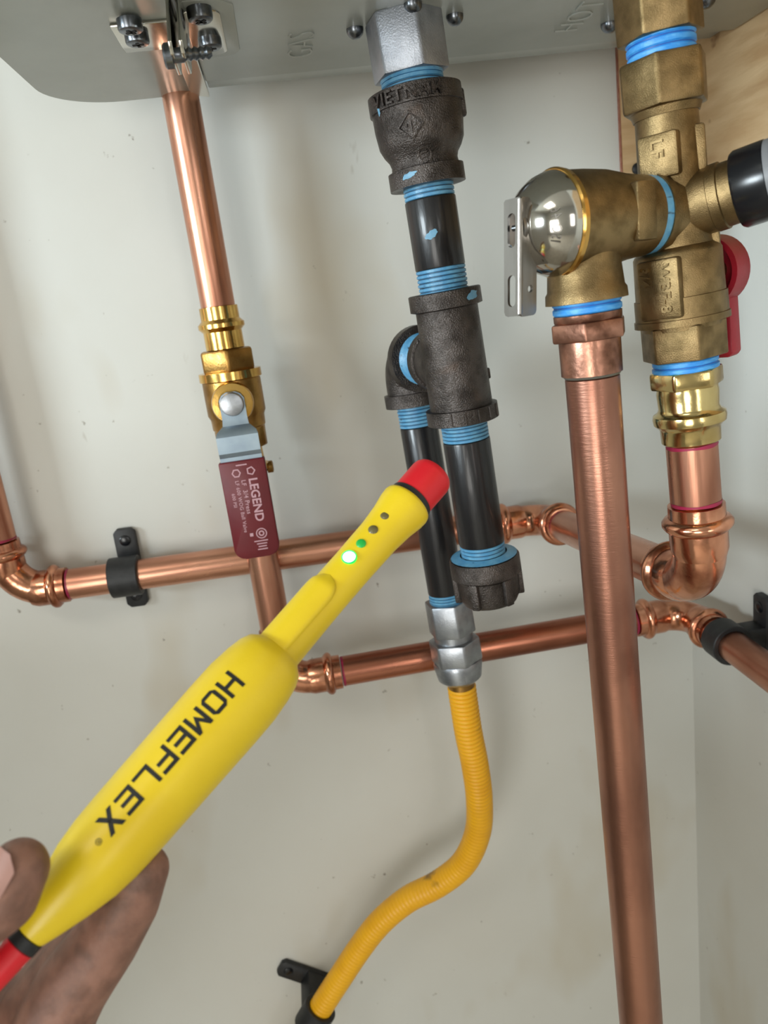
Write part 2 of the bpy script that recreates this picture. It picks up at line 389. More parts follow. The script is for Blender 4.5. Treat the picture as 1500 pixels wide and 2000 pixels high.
for px, py in [(388, 14), (408, 70)]: pan_screw(bk2, hp(px, py, -0.0016), (0, 0, -1), 0.0056, 0.0056)
# raised pad round the right bracket
bm = nb(); pd0, pd1 = hp(463, 60).x, yr0 + 0.006
poly(bm, W0, [(XL + 0.002, yr1 - 0.01), (pd0 - 0.008, yr1 - 0.01), (pd0, yr1 - 0.002), (pd0, pd1 - 0.008), (pd0 - 0.003, pd1 - 0.002), (pd0 - 0.008, pd1), (XL + 0.002, pd1)], HZ - 0.0020, HZ + 0.001, 0.0004)
mk('raised_pad', bm, HEAT, heater)
# cross screw through both tabs
q = sq.copy(); q.x = XL - 0.0026
ax_s = Ax(q, (1, 0, 0), (0, -1, 0)); bm = nb()
lathe(bm, ax_s, [(-0.0036, 0.002), (-0.0034, 0.0040), (-0.0026, 0.0048), (0, 0.0048), (0.0002, 0.0028), (0.0040, 0.0028)] + [(a, b) for a, b in thread(0.0055, 0.0150, 0.0026, 0.0022, 0.0007)] + [(0.0156, 0.0014)], 24)
mk('clamping_screw', bm, SCREW, heater)

# ------------------------------------------------------------------ gas line
gA = P(849.3, 451, 0.402); gB = P(926.8, 965, 0.444)
gA.y = CAM.y + 0.426; gB.y = CAM.y + 0.427
gA = PY(849.3, 451, gA.y); gB = PY(926.8, 965, gB.y)
G = Ax(gA, gA - gB)
th = lambda pt, px=0: G.t_py(pt)

# port stub and hex of the heater
ga = G
t1, r1 = G.row(129, 138); t0 = (HZ - 0.001 - G.o.z) / G.z.z
bm = nb(); hexa(bm, G, t1, t0 + 0.0005, r1 * 0.97, R_(8), 6, 0.0014)
inlet = mk('gas_inlet', bm, ALU, heater, label='silver hexagonal gas inlet')
tt, rt = G.row(126, 120); tu, _ = G.row(160, 120)
thread_obj(G, t1 - 0.0013, tu - 0.003, rt * 1.02, BLUE, BLUEG, inlet, 0.0024, pre=[(t1 + 0.001, r1 * 0.93), (t1 - 0.0012, r1 * 0.88)])

bm = nb()
rows = G.prof([(153, 172), (154, 184), (190, 184), (192, 176), (225, 174), (262, 166), (280, 152), (294, 136), (306, 130), (316, 132), (317, 148), (352, 148), (353, 140)])
lathe(bm, G, rows, 44)
bell = mk('reducing_coupling', bm, IRON, label='black cast iron reducing coupling under the silver gas inlet', cat='pipe fitting')
# rib on its right side
tr0 = G.t_py(190); tr1 = G.t_py(246)
bm = nb(); ar = Ax(G.p(0, 0, 0), G.z, G.x); box(bm, ar.sub(0, R_(80)), (rows[4][1] - 0.0002, 0, (tr0 + tr1) / 2), (0.0044, 0.0044, abs(tr1 - tr0)), 0.0014)
mk('grip_rib', bm, IRON, bell)
# raised lettering and marks
def wrap(ax, r, t, a0, sx, sy, z0):
    """text x runs clockwise seen from the room (left to right), y runs up the axis"""
    return lambda x, y, z: ax.p((r + z0 + z) * math.cos(a0 + x * sx / r), (r + z0 + z) * math.sin(a0 + x * sx / r), t + y * sy)
hb = abs(rows[1][0] - rows[2][0])
tb = text_geo('VIETNAM', hb * 1.0, 0.0006, spacing=1.12, bold=0.00012)
x0, x1, y0, y1 = text_size(tb)
map_text(tb, wrap(G, rows[1][1], rows[2][0] + hb * 0.14, R_(-66), 1.0, 1.0, 0.0009), cuts_x=[k * 0.0012 for k in range(1, 50)])
mk('raised_lettering', tb, IRON, bell, smooth=25)
def raised(parent, ax, prof_, t, ang, make, mat=IRON):
    tb = nb(); make(tb); pf = sorted(prof_)
    def rad_at(u):
        for (a, ra_), (b, rb_) in zip(pf, pf[1:]):
            if a <= u <= b: return ra_ + (rb_ - ra_) * (u - a) / max(1e-9, b - a)
        return pf[-1][1]
    def fn(x, y, z):
        r = rad_at(t + y) + 0.0003; return ax.p((r + z) * math.cos(ang + x / r), (r + z) * math.sin(ang + x / r), t + y)
    map_text(tb, fn, cuts_x=[0.0])
    return mk('cast_mark', tb, mat, parent, smooth=25)
def diamond(tb):
    F = Ax((0, 0, 0), (0, 0, 1), (1, 0, 0))
    for s0, s1 in ((0.0068, 0.0056),):
        o = [(s0, 0), (0, s0), (-s0, 0), (0, -s0)]; i_ = [(s1, 0), (0, s1), (-s1, 0), (0, -s1)]
        for k in range(4):
            poly(tb, F, [o[k], o[(k + 1) % 4], i_[(k + 1) % 4], i_[k]], -0.0004, 0.0006)
    for x in (-0.0022, 0.0, 0.0022): poly(tb, F, [(x - 0.0006, -0.0024 + abs(x)), (x + 0.0006, -0.0024 + abs(x)), (x + 0.0006, 0.0024 - abs(x) * 0.5), (x - 0.0006, 0.0024 - abs(x) * 0.5)], -0.0004, 0.0005)
def ringmark(tb):
    F = Ax((0, 0, 0), (0, 0, 1), (1, 0, 0)); n = 20
    for k in range(n):
        a, b = 2 * math.pi * k / n, 2 * math.pi * (k + 1) / n
        poly(tb, F, [(0.0036 * math.cos(a), 0.0036 * math.sin(a)), (0.0036 * math.cos(b), 0.0036 * math.sin(b)), (0.0027 * math.cos(b), 0.0027 * math.sin(b)), (0.0027 * math.cos(a), 0.0027 * math.sin(a))], -0.0004, 0.0006)
    for y in (-0.0010, 0.0010): poly(tb, F, [(-0.0014, y - 0.0005), (0.0014, y + 0.0001), (0.0012, y + 0.0008), (-0.0014, y + 0.0002)], -0.0004, 0.0005)
raised(bell, G, rows, G.row(238, 174)[0], R_(-22), diamond)
raised(bell, G, rows, G.row(300, 132)[0], R_(-10), ringmark)
def smear(parent, ax, r, t, ang, wx, wy, sh=0.0):
    bm = nb(); ps = []
    n = 18
    rad = [random.uniform(0.75, 1.15) for _ in range(n)]
    cv = bm.verts.new(ax.p((r + 0.0004) * math.cos(ang), (r + 0.0004) * math.sin(ang), t))
    for k in range(n):
        a = 2 * math.pi * k / n; x = wx * rad[k] * math.cos(a); y = wy * rad[k] * math.sin(a) + sh * x
        ps.append(bm.verts.new(ax.p((r + 0.00012) * math.cos(ang + x / r), (r + 0.00012) * math.sin(ang + x / r), t + y)))
    for k in range(n): bm.faces.new((cv, ps[k], ps[(k + 1) % n]))
    return mk('sealant_smear', bm, BLUED, parent)
smear(bell, G, rows[11][1], G.row(332, 148)[0], R_(-38), 0.0045, 0.0014, 0.15)
smear(bell, G, rows[1][1], G.row(186, 184)[0], R_(-62), 0.0010, 0.0032)

def nipple(name, ax, top, ttop, tbot, bot, wtop, wbot, lab, mat=IRONP, bl=BLUE, cat='pipe'):
    """pipe piece with threaded ends: rows given as pixel heights"""
    a, ra = ax.row(top, wtop); b, rb = ax.row(bot, wbot); r = (ra + rb) / 2
    c, _ = ax.row(ttop, wtop); d, _ = ax.row(tbot, wbot)
    bm = nb(); lathe(bm, ax, [(c, r * 0.985), (c - 0.0006, r), (d + 0.0006, r), (d, r * 0.985)], 40)
    o = mk(name, bm, mat, label=lab, cat=cat)
    for u, v in ((a + 0.004, c), (d, b - 0.004)):
        thread_obj(ax, u, v, r * 0.99, bl, BLUEG, o)
    return o, r
n1, rn = nipple('pipe_nipple', G, 352, 382, 520, 566, 99, 99, 'short black pipe nipple with a blue smear between coupling and tee')
smear(n1, G, rn, G.row(455, 100)[0], R_(-20), 0.0034, 0.0022, 0.25)

# tee with a branch to the back
bm = nb()
rows = G.prof([(566, 136), (568, 142), (600, 142), (603, 122), (700, 122), (800, 122), (802, 140), (830, 140), (831, 134)])
lathe(bm, G, rows, 44)
tc_t = G.t_py(704); TC = G.p(0, 0, tc_t)
BD = Vector((-0.10, 1.0, 0.0)).normalized()      # branch direction
EY = TC.y + 0.067
bA = PY(826, 880, EY); bB = PY(853.9, 1050, EY - 0.002)
B = Ax(bA, bA - bB)
EL = B.p(0, 0, (TC.z - B.o.z) / B.z.z)
BD = (EL - TC).normalized()
AB = Ax(TC, BD, (0, 0, 1)); ABL = (EL - TC).length
lathe(bm, AB, [(0.0, 0.0172), (0.0200, 0.0168), (0.0205, 0.0180), (0.0265, 0.0180), (0.0268, 0.0165)], 40)
tee = mk('pipe_tee', bm, IRON, label='black cast iron tee in the middle of the gas line', cat='pipe fitting')
bm = nb()
tmid = G.row(745, 122)[0]
box(bm, G.sub(tmid, R_(84)), (rows[4][1] + 0.0002, 0, 0), (0.0022, 0.0036, 0.006), 0.0008); mk('casting_lug', bm, IRON, tee)
for k in range(5):
    bm = nb(); box(bm, G.sub((rows[6][0] + rows[7][0]) / 2, R_(-30 + 22 * k)), (rows[6][1], 0, 0), (0.0012, 0.0010, abs(rows[6][0] - rows[7][0]) * 0.9), 0.0003); mk('grip_rib', bm, IRON, tee)
smear(tee, G, rows[1][1], G.row(583, 142)[0], R_(36), 0.0042, 0.0024, 0.2)

# elbow behind, turning down
bm = nb(); lathe(bm, AB, thread(0.0260, ABL - 0.0245, 0.0158), 36)
cn = mk('close_nipple', bm, BLUE, label='blue smeared close nipple joining the tee to the elbow behind it', cat='pipe')
bm = nb()
pts = arc(EL, -BD, -B.z, 0.0185, 10)
tube(bm, [EL - BD * 0.0250] + pts + [EL - B.z * 0.030], 0.0168, 32)
lathe(bm, Ax(EL, -BD, (0, 0, 1)), [(0.0175, 0.0165), (0.0178, 0.0204), (0.0255, 0.0204), (0.0258, 0.0150)], 40)
lathe(bm, Ax(EL, -B.z), [(0.0215, 0.0165), (0.0218, 0.0192), (0.0300, 0.0192), (0.0303, 0.0180)], 40)
mk('pipe_elbow', bm, IRON, label='black cast iron elbow behind the tee', cat='pipe fitting')
tb0 = G.t_py(0)
n2, rb2 = nipple('pipe_nipple', B, 806, 836, 1166, 1188, 75, 70, 'black pipe nipple hanging behind the red tip of the tester')
n3, rb3 = nipple('pipe_nipple', G, 829, 866, 1072, 1104, 93, 88, 'black pipe nipple between the tee and the end cap')
# cap
bm = nb()
rows = G.prof([(1100, 110), (1106, 132), (1110, 137), (1140, 137), (1143, 122), (1180, 118), (1190, 104)])
lathe(bm, G, rows, 44)
capo = mk('capped_fitting', bm, IRON, label='black ribbed iron cap closing the bottom of the drip leg', cat='pipe fitting')
for k in range(6):
    bm = nb(); box(bm, G.sub((rows[4][0] + rows[5][0]) / 2, R_(22 + 60 * k)), (rows[4][1] - 0.0004, 0, -0.0005), (0.0052, 0.0052, abs(rows[4][0] - rows[6][0])), 0.0010); mk('grip_rib', bm, IRON, capo)
bm = nb(); lathe(bm, G, [(rows[1][0] + 0.0006, rows[1][1] * 0.98), (rows[0][0] + 0.0012, rows[1][1] * 0.70)], 40, False); mk('thread_sealant', bm, BLUE, capo)

# flexible connector
con = thing('gas_connector', B.p(0, 0, B.t_py(1345)), 'zinc gas connector with two hex nuts above the yellow tube', 'pipe fitting')
t0, r0 = B.row(1186, 84); t1, r1 = B.row(1250, 84); t2, r2 = B.row(1262, 80)
bm = nb(); hexa(bm, B, t1, t0, r0 * 0.98, R_(6), 6, 0.0014); lathe(bm, B, [(t1 + 0.001, r2 * 0.95), (t2 - 0.001, r2 * 0.95)], 36); mk('hex_body', bm, ZINC, con)
t3, r3 = B.row(1264, 92); t4, _ = B.row(1308, 92); t5, r5 = B.row(1312, 88); t6, r6 = B.row(1338, 84); t7, r7 = B.row(1342, 66)
bm = nb(); hexa(bm, B, t4, t3, r3 * 0.97, R_(10), 6, 0.0016); lathe(bm, B, [(t4 + 0.0008, r3 * 1.0), (t5, r3 * 1.05), (t6, r6 * 1.02), (t7, r7)], 40); nut = mk('coupling_nut', bm, ZINC, con)
for k in range(3):
    bm = nb(); box(bm, B.sub((t5 + t6) / 2, R_(8 + 120 * k)), (r6 * 1.03, 0, 0), (0.0016, 0.0030, abs(t5 - t6) * 0.8), 0.0005); mk('index_rib', bm, ZINC, nut)
bm = nb(); t8, r8 = B.row(1352, 52); lathe(bm, B, [(t7 + 0.0005, r8), (t8 - 0.002, r8)], 36); mk('brass_ferrule', bm, BRASSD, con)

# yellow corrugated tube
def smooth_path(pts, n):
    out = []
    for i in range(len(pts) - 1):
        p0 = pts[max(i - 1, 0)]; p1 = pts[i]; p2 = pts[i + 1]; p3 = pts[min(i + 2, len(pts) - 1)]
        for k in range(n):
            t = k / n
            out.append(0.5 * ((2 * p1) + (p2 - p0) * t + (2 * p0 - 5 * p1 + 4 * p2 - p3) * t * t + (3 * p1 - p0 - 3 * p2 + p3) * t ** 3))
    out.append(pts[-1]); return out
y0_ = B.p(0, 0, t8).y
ctl = [(905, 1350, 0), (914, 1425, 0.002), (927, 1490, 0.005), (936, 1560, 0.010), (933, 1625, 0.016), (906, 1685, 0.022), (856, 1726, 0.028), (796, 1757, 0.034), (744, 1800, 0.038), (704, 1850, 0.041), (664, 1910, 0.043), (624, 1972, 0.044), (590, 2028, 0.044), (540, 2110, 0.044)]
ctl = [PY(a, b, y0_ + c) for a, b, c in ctl]; ctl[0] = B.p(0, 0, t8 + 0.001)
path = smooth_path(ctl, 40)
acc = [0.0]
for a, b in zip(path, path[1:]): acc.append(acc[-1] + (b - a).length)
tot = acc[-1]; pitch_ = 0.0034; n = int(tot / pitch_ * 6); fine = []; rad = []
j = 0
for k in range(n + 1):
    s = tot * k / n
    while j < len(acc) - 2 and acc[j + 1] < s: j += 1
    f = (s - acc[j]) / max(1e-9, acc[j + 1] - acc[j]); fine.append(path[j].lerp(path[j + 1], f))
    amp = 0.00055 if s < 0.075 else max(0.00016, 0.00055 - (s - 0.075) * 0.010)
    rad.append(0.0103 - amp + amp * abs(math.sin(math.pi * s / pitch_)) ** 0.7 * 2 - amp)
bm = nb(); tube(bm, fine, rad, 26)
mk('flexible_gas_tube', bm, GASY, label='yellow corrugated gas tube curving down the wall', cat='gas tube')

# ------------------------------------------------------------------ wall clamps
def clamp(p, along, wall_n, r, stand, label, width=0.021, ear=0.031):
    """standoff clamp: p on the pipe axis, along = pipe direction, wall_n = out of the wall"""
    along = Vector(along).normalized(); wn = Vector(wall_n).normalized(); side = along.cross(wn).normalized()
    root = thing('pipe_clamp', p - wn * stand, label, 'clamp', 'black standoff clamps on the pipes')
    a = Ax(p, along, wn); bm = nb()
    lathe(bm, a, [(-width / 2, r + 0.0002), (-width / 2, r + 0.0030), (-width / 2 + 0.0006, r + 0.0036), (width / 2 - 0.0006, r + 0.0036), (width / 2, r + 0.0030), (width / 2, r + 0.0002), (-width / 2, r + 0.0002)], 40, False)
    mk('band', bm, BLKP, root)
    f = Ax(p - wn * stand, wn, side); bm = nb()
    w2, l2 = 0.0080, ear; rc = 0.003
    po = [(l2 - rc, -w2), (l2, -w2 + rc), (l2, w2 - rc), (l2 - rc, w2), (-l2 + rc, w2), (-l2, w2 - rc), (-l2, -w2 + rc), (-l2 + rc, -w2)]
    poly(bm, f, po, 0.0002, 0.0052, 0.0008)
    box(bm, f, (0, 0, (stand - r) / 2 + 0.001), (0.018, 0.015, max(0.003, stand - r)), 0.0008)
    pl = mk('mounting_plate', bm, BLKP, root)
    for s in (-1, 1):
        bm = nb(); lathe(bm, Ax(f.p(s * (l2 - 0.009), 0, 0), wn, side), [(0.0050, 0.0042), (0.0060, 0.0040), (0.0066, 0.0026)], 20); sc = mk('screw_head', bm, BLKG, pl)
    return root

# ------------------------------------------------------------------ copper: left riser and wall runs
PR = 0.0111                                       # pipe radius
V1Y = CAM.y + 0.528; HLY = CAM.y + 0.5515
vA = PY(424, 588, V1Y); vB = PY(517.6, 1111, V1Y)
V = Ax(vA, vA - vB)

def pipe(name, a, b, mat, label, cat='pipe', r=PR, marks=(), markmat=MAG):
    a, b = Vector(a), Vector(b); d = b - a
    ax = Ax(a, d, (0, -1, 0) if abs(d.normalized().y) < 0.7 else (0, 0, 1)); L = d.length
    bm = nb(); lathe(bm, ax, [(0, r - 0.0006), (0.0006, r), (L - 0.0006, r), (L, r - 0.0006)], 44)
    o = mk(name, bm, mat, label=label, cat=cat)
    for t in marks:
        bm = nb(); t = t if t >= 0 else L + t
        n = 30; ra = []; rb = []
        for k in range(n + 1):
            an = R_(-100 + 200 * k / n); wv = 0.0007 + 0.0002 * math.sin(k * 0.45)
            ra.append(bm.verts.new(ax.p((r + 0.00015) * math.cos(an), (r + 0.00015) * math.sin(an), t - wv)))
            rb.append(bm.verts.new(ax.p((r + 0.00015) * math.cos(an), (r + 0.00015) * math.sin(an), t + wv)))
        for k in range(n): bm.faces.new((ra[k], ra[k + 1], rb[k + 1], rb[k]))
        mk('marker_line', bm, markmat, o)
    return o
ptop = V.p(0, 0, (HZ + 0.20 - V.o.z) / V.z.z)
pbot = V.p(0, 0, V.t_py(612))
pipe('copper_pipe', pbot, ptop, COPV, 'straight copper pipe running from the left valve up behind the heater')

# ball valve with red lever
valve = thing('ball_valve', V.p(0, 0, V.t_py(900)), 'brass press ball valve with a red lever on the left copper pipe', 'valve')
bm = nb()
up = V.prof([(598, 71), (599, 75), (624, 75), (628, 82), (632, 90), (640, 90), (644, 82), (648, 75), (682, 75), (683, 70)])
lathe(bm, V, up, 40); mk('press_collar', bm, BRASSP, valve)
bm = nb(); h0, hr = V.row(684, 96); h1, _ = V.row(728, 100)
hexa(bm, V, h1, h0, hr * 1.02, R_(4), 6, 0.0016); mk('hex_end', bm, BRASSD, valve)
bm = nb(); lathe(bm, V, V.prof([(727, 112), (728, 121), (744, 121), (746, 114)]), 44); mk('flange_ring', bm, BRASSP, valve)
bm = nb(); lathe(bm, V, V.prof([(744, 113), (775, 113), (812, 112), (820, 104), (840, 102), (842, 98), (880, 96), (882, 72)]), 44); mk('body', bm, BRASSD, valve)
bm = nb(); h0, hr = V.row(842, 92); h1, _ = V.row(878, 92); hexa(bm, V, h1, h0, hr, R_(4), 6, 0.0014); mk('hex_end', bm, BRASSD, valve)
bm = nb()
lo = V.prof([(878, 72), (900, 74), (912, 74), (916, 88), (926, 88), (930, 74), (955, 74), (956, 70)])
lathe(bm, V, lo, 40); mk('press_collar', bm, BRASSP, valve)
st = V.t_py(790, 0.03)
SA = Ax(V.p(0, 0, st), V.x, V.z)
bm = nb(); lathe(bm, SA, [(0.012, 0.0135), (0.0235, 0.0135), (0.0250, 0.0128), (0.0252, 0.0090), (0.0235, 0.0088)], 40); mk('stem_boss', bm, BRASSP, valve)
bm = nb(); hexa(bm, SA, 0.0222, 0.0300, 0.0076, 0.2, 24, 0.0008); lathe(bm, SA, [(0.0295, 0.0074), (0.0310, 0.0070), (0.0314, 0.0056), (0.0316, 0.0001)], 28); mk('handle_nut', bm, ZINC, valve)
# lever: strap from the stem, stepping outward
lv = [(0.0255, 0.0076, 0.0030), (0.0255, 0.0060, 0.0060), (0.0255, 0.0030, 0.0080), (0.0255, -0.0100, 0.0080), (0.0270, -0.0135, 0.0084), (0.0320, -0.0170, 0.0126), (0.0335, -0.0195, 0.0133), (0.0335, -0.0300, 0.0133), (0.0320, -0.0330, 0.0133), (0.0320, -0.085, 0.0130)]
bm = nb(); f0 = []; f1 = []
for x, t, hw in lv:
    f0.append([bm.verts.new(SA.o + V.x * (x + dx) + V.y * s * hw + V.z * t) for s, dx in ((-1, 0), (1, 0), (1, 0.002), (-1, 0.002))])
for a, b in zip(f0, f0[1:]):
    for k in range(4): bm.faces.new((a[k], a[(k + 1) % 4], b[(k + 1) % 4], b[k]))
bm.faces.new(f0[0]); bm.faces.new(f0[-1])
lever = mk('lever', bm, ZINCW, valve, smooth=25)
bm = nb()
gt0 = -0.0355; gt1 = -0.1010; gx = 0.0300
pg = []
hw = 0.0148; rc = 0.007
for a in [math.pi / 2 * k / 6 for k in range(7)]: pg.append((-hw + rc - rc * math.sin(math.pi / 2 - a) if False else 0, 0))
pg = [(-hw, gt0), (hw, gt0), (hw, gt1 + rc)] + [(hw - rc + rc * math.cos(a), gt1 + rc - rc * math.sin(a)) for a in [math.pi / 2 * k / 6 for k in range(1, 7)]] + [(-hw + rc - rc * math.sin(a), gt1 + rc - rc * math.cos(a)) for a in [math.pi / 2 * k / 6 for k in range(0, 7)]]
FG = Ax(SA.o, V.x, V.y)                            # x=right, y=?, z=out
sgn = 1 if FG.y.dot(V.z) > 0 else -1
poly(bm, FG, [(x, sgn * t) for x, t in pg], gx, gx + 0.0062, 0.0016, 3)
grip = mk('grip', bm, RED, lever, smooth=50, label='dark red vinyl grip with pale print')
def on_grip(tb, u, v):                             # text reads down the grip, letter tops to the right
    return map_text(tb, lambda x, y, z: SA.o + V.x * (gx + 0.00632 + z) + V.y * (u + y) + V.z * (v - x))
for body, size, u, v, sp, bo in [('LEGEND', 0.0078, 0.0026, -0.0475, 1.0, 0.00018), ('LF  3/4 Press', 0.0040, -0.0022, -0.0480, 1.08, 0.00004), ('LF 600 WOG Ball Valve', 0.0033, -0.0062, -0.0480, 1.08, 0.00003), ('600 PSI', 0.0030, -0.0098, -0.0560, 1.05, 0.00003)]:
    mk('grip_print', on_grip(text_geo(body, size, 0.0, spacing=sp, bold=bo), u, v), PRINT, grip, smooth=0)
def flat_ring(u, v, r0, r1, n=24):
    bm = nb(); a = []; b = []
    for k in range(n):
        c, s_ = math.cos(2 * math.pi * k / n), math.sin(2 * math.pi * k / n)
        a.append(bm.verts.new(SA.o + V.x * (gx + 0.00632) + V.y * (u + r0 * c) + V.z * (v + r0 * s_))); b.append(bm.verts.new(SA.o + V.x * (gx + 0.00632) + V.y * (u + r1 * c) + V.z * (v + r1 * s_)))
    for k in range(n): bm.faces.new((a[k], a[(k + 1) % n], b[(k + 1) % n], b[k]))
    mk('grip_print', bm, PRINT, grip, smooth=0)
flat_ring(0.0046, -0.0850, 0.0036, 0.0029); flat_ring(0.0046, -0.0850, 0.0019, 0.0010)
flat_ring(0.0048, -0.0428, 0.0030, 0.0021, 5); flat_ring(-0.0046, -0.0432, 0.0030, 0.0021, 6)
def bar(u0, u1, v, h=0.0008):
    bm = nb(); q = [(u0, v), (u1, v), (u1, v - h), (u0, v - h)]; bm.faces.new([bm.verts.new(SA.o + V.x * (gx + 0.00632) + V.y * a + V.z * b) for a, b in q])
    mk('grip_print', bm, PRINT, grip, smooth=0)
for i, (u0, u1) in enumerate([(-0.0010, 0.0080), (0.0005, 0.0072), (0.0012, 0.0066), (0.0005, 0.0070)]): bar(u0, u1, -0.0896 - i * 0.0019)
bar(-0.0040, 0.0030, -0.0378); bar(-0.0030, -0.0008, -0.0840, 0.0022)
bm = nb(); dc = Ax(V.p(0.0, 0.0, V.t_py(918)), V.y, V.z); lathe(bm, dc, [(0.010, 0.0028), (0.0135, 0.0028), (0.0140, 0.0042), (0.0175, 0.0042), (0.0180, 0.003)], 24); mk('vent_plug', bm, BRASSD, valve)

# lower riser, elbow, low run to the corner
# low run: axis along X at depth V1Y
HA = PY(700, 1306, V1Y); HB = PY(1120, 1233, V1Y)
zc = (HA.z + HB.z) / 2
vx = V.p(0, 0, (zc - V.o.z) / V.z.z)
E1 = Vector((vx.x, V1Y, zc + 0.0))
E2x = 0.276
Xd = Vector((1, 0, (HB.z - HA.z) / (HB.x - HA.x) * 0.5)).normalized()
E2 = E1 + Xd * ((E2x - E1.x) / Xd.x)

def socket_rows(L, r=PR, depth_=0.021):
    """press socket pointing away from the corner: collar, bead, end"""
    e = L
    return [(e - depth_ - 0.004, r + 0.0006), (e - depth_, r + 0.0018), (e - 0.0125, r + 0.0018), (e - 0.0112, r + 0.0034), (e - 0.0095, r + 0.0046), (e - 0.0078, r + 0.0046), (e - 0.0062, r + 0.0034), (e - 0.0055, r + 0.0016), (e, r + 0.0014), (e + 0.0002, r + 0.0001)]
def press_elbow(c, d1, d2, label, mat=COPF, bend=0.020, L=0.042, r=PR):
    d1, d2 = Vector(d1).normalized(), Vector(d2).normalized()
    bm = nb()
    tube(bm, [c + d1 * (L - 0.012)] + arc(c, d1, d2, bend, 12) + [c + d2 * (L - 0.012)], r + 0.0008, 32)
    for d in (d1, d2):
        lathe(bm, Ax(c, d, (0, -1, 0) if abs(d.y) < 0.7 else (0, 0, 1)), socket_rows(L, r), 40)
    return mk('press_elbow', bm, mat, label=label, cat='pipe fitting')
press_elbow(E1, V.z, Xd, 'copper press elbow behind the yellow tester turning onto the low pipe')
press_elbow(E2, -Xd, (0, -1, 0), 'copper press elbow in the corner at the end of the low pipe')
pipe('copper_pipe', E1 + V.z * 0.0425, V.p(0, 0, lo[-1][0]), COPV, 'short copper pipe below the red valve lever')
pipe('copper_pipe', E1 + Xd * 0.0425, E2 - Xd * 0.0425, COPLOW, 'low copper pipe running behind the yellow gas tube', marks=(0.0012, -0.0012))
FD = Vector((0, -1, 0))
pipe('copper_pipe', E2 + FD * 0.0425, E2 + FD * 0.42, COPY, 'copper pipe coming forward along the right wall through a clamp')
pc = E2 + FD * 0.0570
clamp(pc, FD, (-1, 0, 0), PR, RX - pc.x, 'black clamp on the right wall holding the forward copper pipe', width=0.0175)

# upper wall run
UA = PY(150, 1139, HLY); UB = PY(760, 1054, HLY)
L3 = PY(24, 1146, HLY)
Ud = Vector((1, 0, (UB.z - UA.z) / (UB.x - UA.x))).normalized()
# forward run under the isolation valve
CY = CAM.y + 0.321
cTop = PY(1291, 95, CY); cBot = PY(1356, 940, CY)
K = Ax(cTop, cTop - cBot)                          # axis of the right-hand brass chain
E4 = K.p(0, 0, K.t_py(1142, 0.0))
E3 = UA + Ud * ((E4.x - UA.x) / Ud.x); E3.x = E4.x
E4z = E3.z
FU = (E4 - E3).normalized()
E0 = UA + Ud * ((L3.x - UA.x) / Ud.x)
press_elbow(E0, (0, 0, 1), Ud, 'copper press elbow at the left end of the upper pipe', L=0.038, bend=0.024)
pipe('copper_pipe', E0 + Vector((0, 0, 0.0385)), E0 + Vector((0, 0, 0.75)), COPV, 'copper pipe rising along the wall at the far left edge', marks=(0.0015,))
pipe('copper_pipe', E0 + Ud * 0.0385, E3 - Ud * 0.0425, COPX, 'long copper pipe crossing the wall behind the red lever', marks=(0.0012, -0.0012))
press_elbow(E3, -Ud, FU, 'copper press elbow on the wall behind the drain pipe')
press_elbow(E4, K.z, -FU, 'large copper press elbow below the isolation valve', r=PR, L=0.040)
pipe('copper_pipe', E3 + FU * 0.0425, E4 - FU * 0.0405, COPY, 'copper pipe running from the wall to the elbow below the isolation valve', marks=(0.0015,))
pc = UA + Ud * ((PY(243, 1112, HLY).x - UA.x) / Ud.x)
clamp(pc, Ud, (0, -1, 0), PR, -HLY, 'black clamp on the back wall holding the upper copper pipe')
pt = ctl[-3].lerp(ctl[-2], 0.25); dt = (ctl[-2] - ctl[-3]).normalized()
clamp(pt, dt, (0, -1, 0), 0.0106, -pt.y, 'black clamp holding the yellow gas tube at the bottom', ear=0.034)

# ------------------------------------------------------------------ right-hand brass chain
t0 = (HZ - 0.001 - K.o.z) / K.z.z
h1, hr = K.row(50, 147)
bm = nb(); hexa(bm, K, h1, t0, hr * 0.98, R_(12), 6, 0.0010); lathe(bm, K, [(h1 + 0.002, hr * 0.86), (h1 - 0.001, hr * 0.84), (h1 - 0.001, hr * 0.7)], 36)
hot = mk('hot_outlet', bm, BRASSC, heater, label='brass hexagonal hot water outlet')
a_, ra = K.row(46, 132); b_, rb = K.row(94, 132)
thread_obj(K, a_ + 0.004, b_ - 0.004, ra * 0.99, BLUE2, BLUEG2, hot, 0.0032, 0.0006)

iso = thing('isolation_valve', K.p(0, 0, K.t_py(700)), 'tall cast brass isolation valve with a red handle under the hot outlet', 'valve')
u0, ur = K.row(88, 158); u1, _ = K.row(192, 160)
bm = nb(); hexa(bm, K, u1, u0, ur * 0.955, R_(26), 6, 0.0014); lathe(bm, K, [(u1 + 0.001, ur * 0.88), (u1 - 0.0028, ur * 0.80), (u1 - 0.0030, ur * 0.5)], 40)
mk('union_nut', bm, BRASSC, iso)
